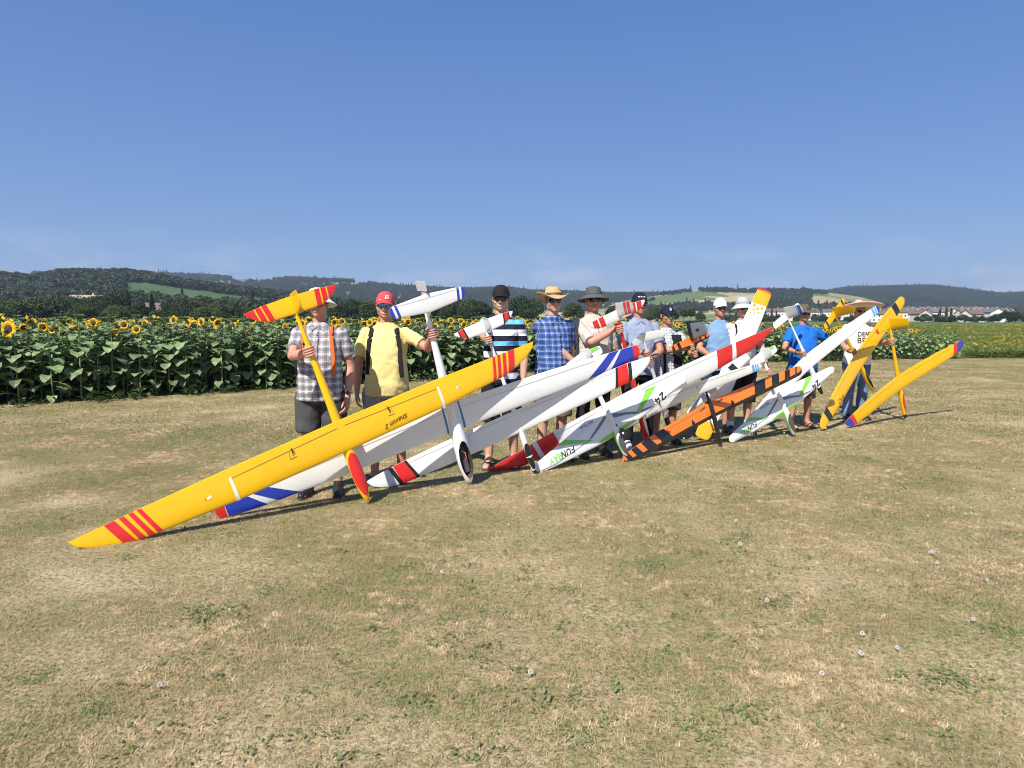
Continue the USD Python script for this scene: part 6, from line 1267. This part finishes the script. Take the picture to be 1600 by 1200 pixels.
person('person in a grey bucket hat and white T-shirt with a dark shoulder strap', 1157, 9.35, 1.77, 'fair', C_WHITE, ('shorts', C_BLK, 0.42), ('bucket', C_PALEGREY, dict(shape=dict(brim=0.16, droop=0.06, crown=0.125), band=C_LGREY, tilt=-6)), (LENS, FRAMEB),
       {1: grip('G9', 0.44, 0.021, (0.75, 0.6, 0), (0, 0, 0.0), (1.0, 0.3, -0.8)), -1: ('grip', V(at(1146, 9.12), 9.12, high(572, 9.12)), V(0.3, 0, 1), 0.02, V(-0.7, 0.5, 0.2))}, yaw=4, head_yaw=-3, belly=0.03, girth=1.06, seed=9, hair=HAIRD, shoes='socks', extra=redprint,
       straps=[('shoulder_strap', C_BLK, 0.03, [(-0.105, 1.475), (-0.11, 1.43), (-0.115, 1.36), (-0.12, 1.28), (-0.12, 1.2)])])
person('man in an olive brimmed hat and bright blue shirt holding the blue tipped glider', 1252, 9.88, 1.70, 'tan', P_BLUECHECK, ('shorts', C_KHAKI, 0.43), ('cowboy', C_OLIVE, dict(shape=dict(R=0.172, curl=0.012, crown=0.118), band=LEATHER, tilt=-6)), (LENS, FRAMEB),
       {-1: grip('G10', 0.15, 0.019, (-0.75, 0.6, 0), (0, 0, -0.012), (-0.9, 0.0, -0.9)), 1: ('grip', V(at(1285, 9.75), 9.75, high(548, 9.75)), V(0.5, 0.3, 0.7), 0.03, V(0.3, 0.9, -0.3), (1, 0.3, -0.6))}, yaw=2, belly=0.07, girth=1.12, collar=P_BLUECHECK, seed=10, hair=HAIRD, smile=True, hem=0.82, shoes='sandals', shoe_mat=LEATHER, watch=(-1, LEATHER, 0.010), buttons=True)
person('man in a wide sombrero, white printed T-shirt and jeans at the right end', 1337, 10.62, 1.75, 'tan', C_WHITE, ('trousers', C_JEAN, 0.05), ('sombrero', C_STRAWP, dict(tilt=-9)), (LENS, FRAMEP),
       {-1: grip('G11', 0.16, 0.027, (0.4, 0.8, 0), (0, 0, -0.02), (-0.9, 0.2, -0.7)), 1: grip('G12', 0.66, 0.019, (-0.5, 0.8, 0), (0, 0, -0.012), (0.8, 0.4, -0.9))}, yaw=6, head_yaw=-4, belly=0.05, girth=1.1, seed=11, hair=HAIRD, smile=False, hem=0.86, sleeve=0.23,
       extra=chest_text([('DENIM', 0.066, 0.075, 1.285), ('BRAND', 0.078, 0.075, 1.185), ('FROM OLD', 0.024, 0.075, 1.14), ('SINCE 1950', 0.022, 0.075, 1.075)], INK))

# ------------------------------------------------------------------ small far things
BIRDM = mat('bird_dark', (0.03, 0.028, 0.026), 0.7)
def bird(px, py, y, span, label):
    p = thing('bird', label, 'bird', None, (at(px, y), y, high(py, y)), 20)
    obj('body', tube([(0, -0.2 * span, 0), (0, -0.12 * span, 0.01), (0, 0.05 * span, 0.005), (0, 0.22 * span, 0)], [0.01 * span, 0.055 * span, 0.05 * span, 0.008 * span], 8), BIRDM, p, smooth=50)
    for k in (-1, 1):
        v = np.array([(0, -0.08, 0.02), (0, 0.07, 0.02), (k * 0.25, -0.1, 0.10), (k * 0.25, 0.05, 0.10), (k * 0.5, -0.02, 0.03), (k * 0.48, 0.05, 0.03)]) * span
        w = trimesh.Trimesh(v, [(0, 2, 3), (0, 3, 1), (2, 4, 5), (2, 5, 3)], process=False); w2 = w.copy(); w2.vertices = w2.vertices - [0, 0, 0.006 * span]; w2.invert(); obj('wing', cat(w, w2), BIRDM, p)
bird(8, 337, 60, 0.42, 'small dark bird in the sky at the left edge'); bird(122, 80, 110, 0.36, 'tiny dark bird high in the sky at the upper left'); bird(870, 319, 110, 0.22, 'tiny dark bird above the man in the straw hat')
MAST = mat('mast_steel', (0.2, 0.2, 0.21), 0.6)
_y = 2880.0; p = thing('radio_mast', 'thin radio mast on the crest of the wooded hill at the right', 'mast', None, (at(1459, _y), _y, float(RD.z(1459, _y))))
obj('tower', tube([(0, 0, 0), (0, 0, 22), (0, 0, 30)], [1.2, 0.8, 0.5], 6), MAST, p); obj('platform', tube([(0, 0, 20), (0, 0, 21.5)], 2.2, 8), MAST, p)
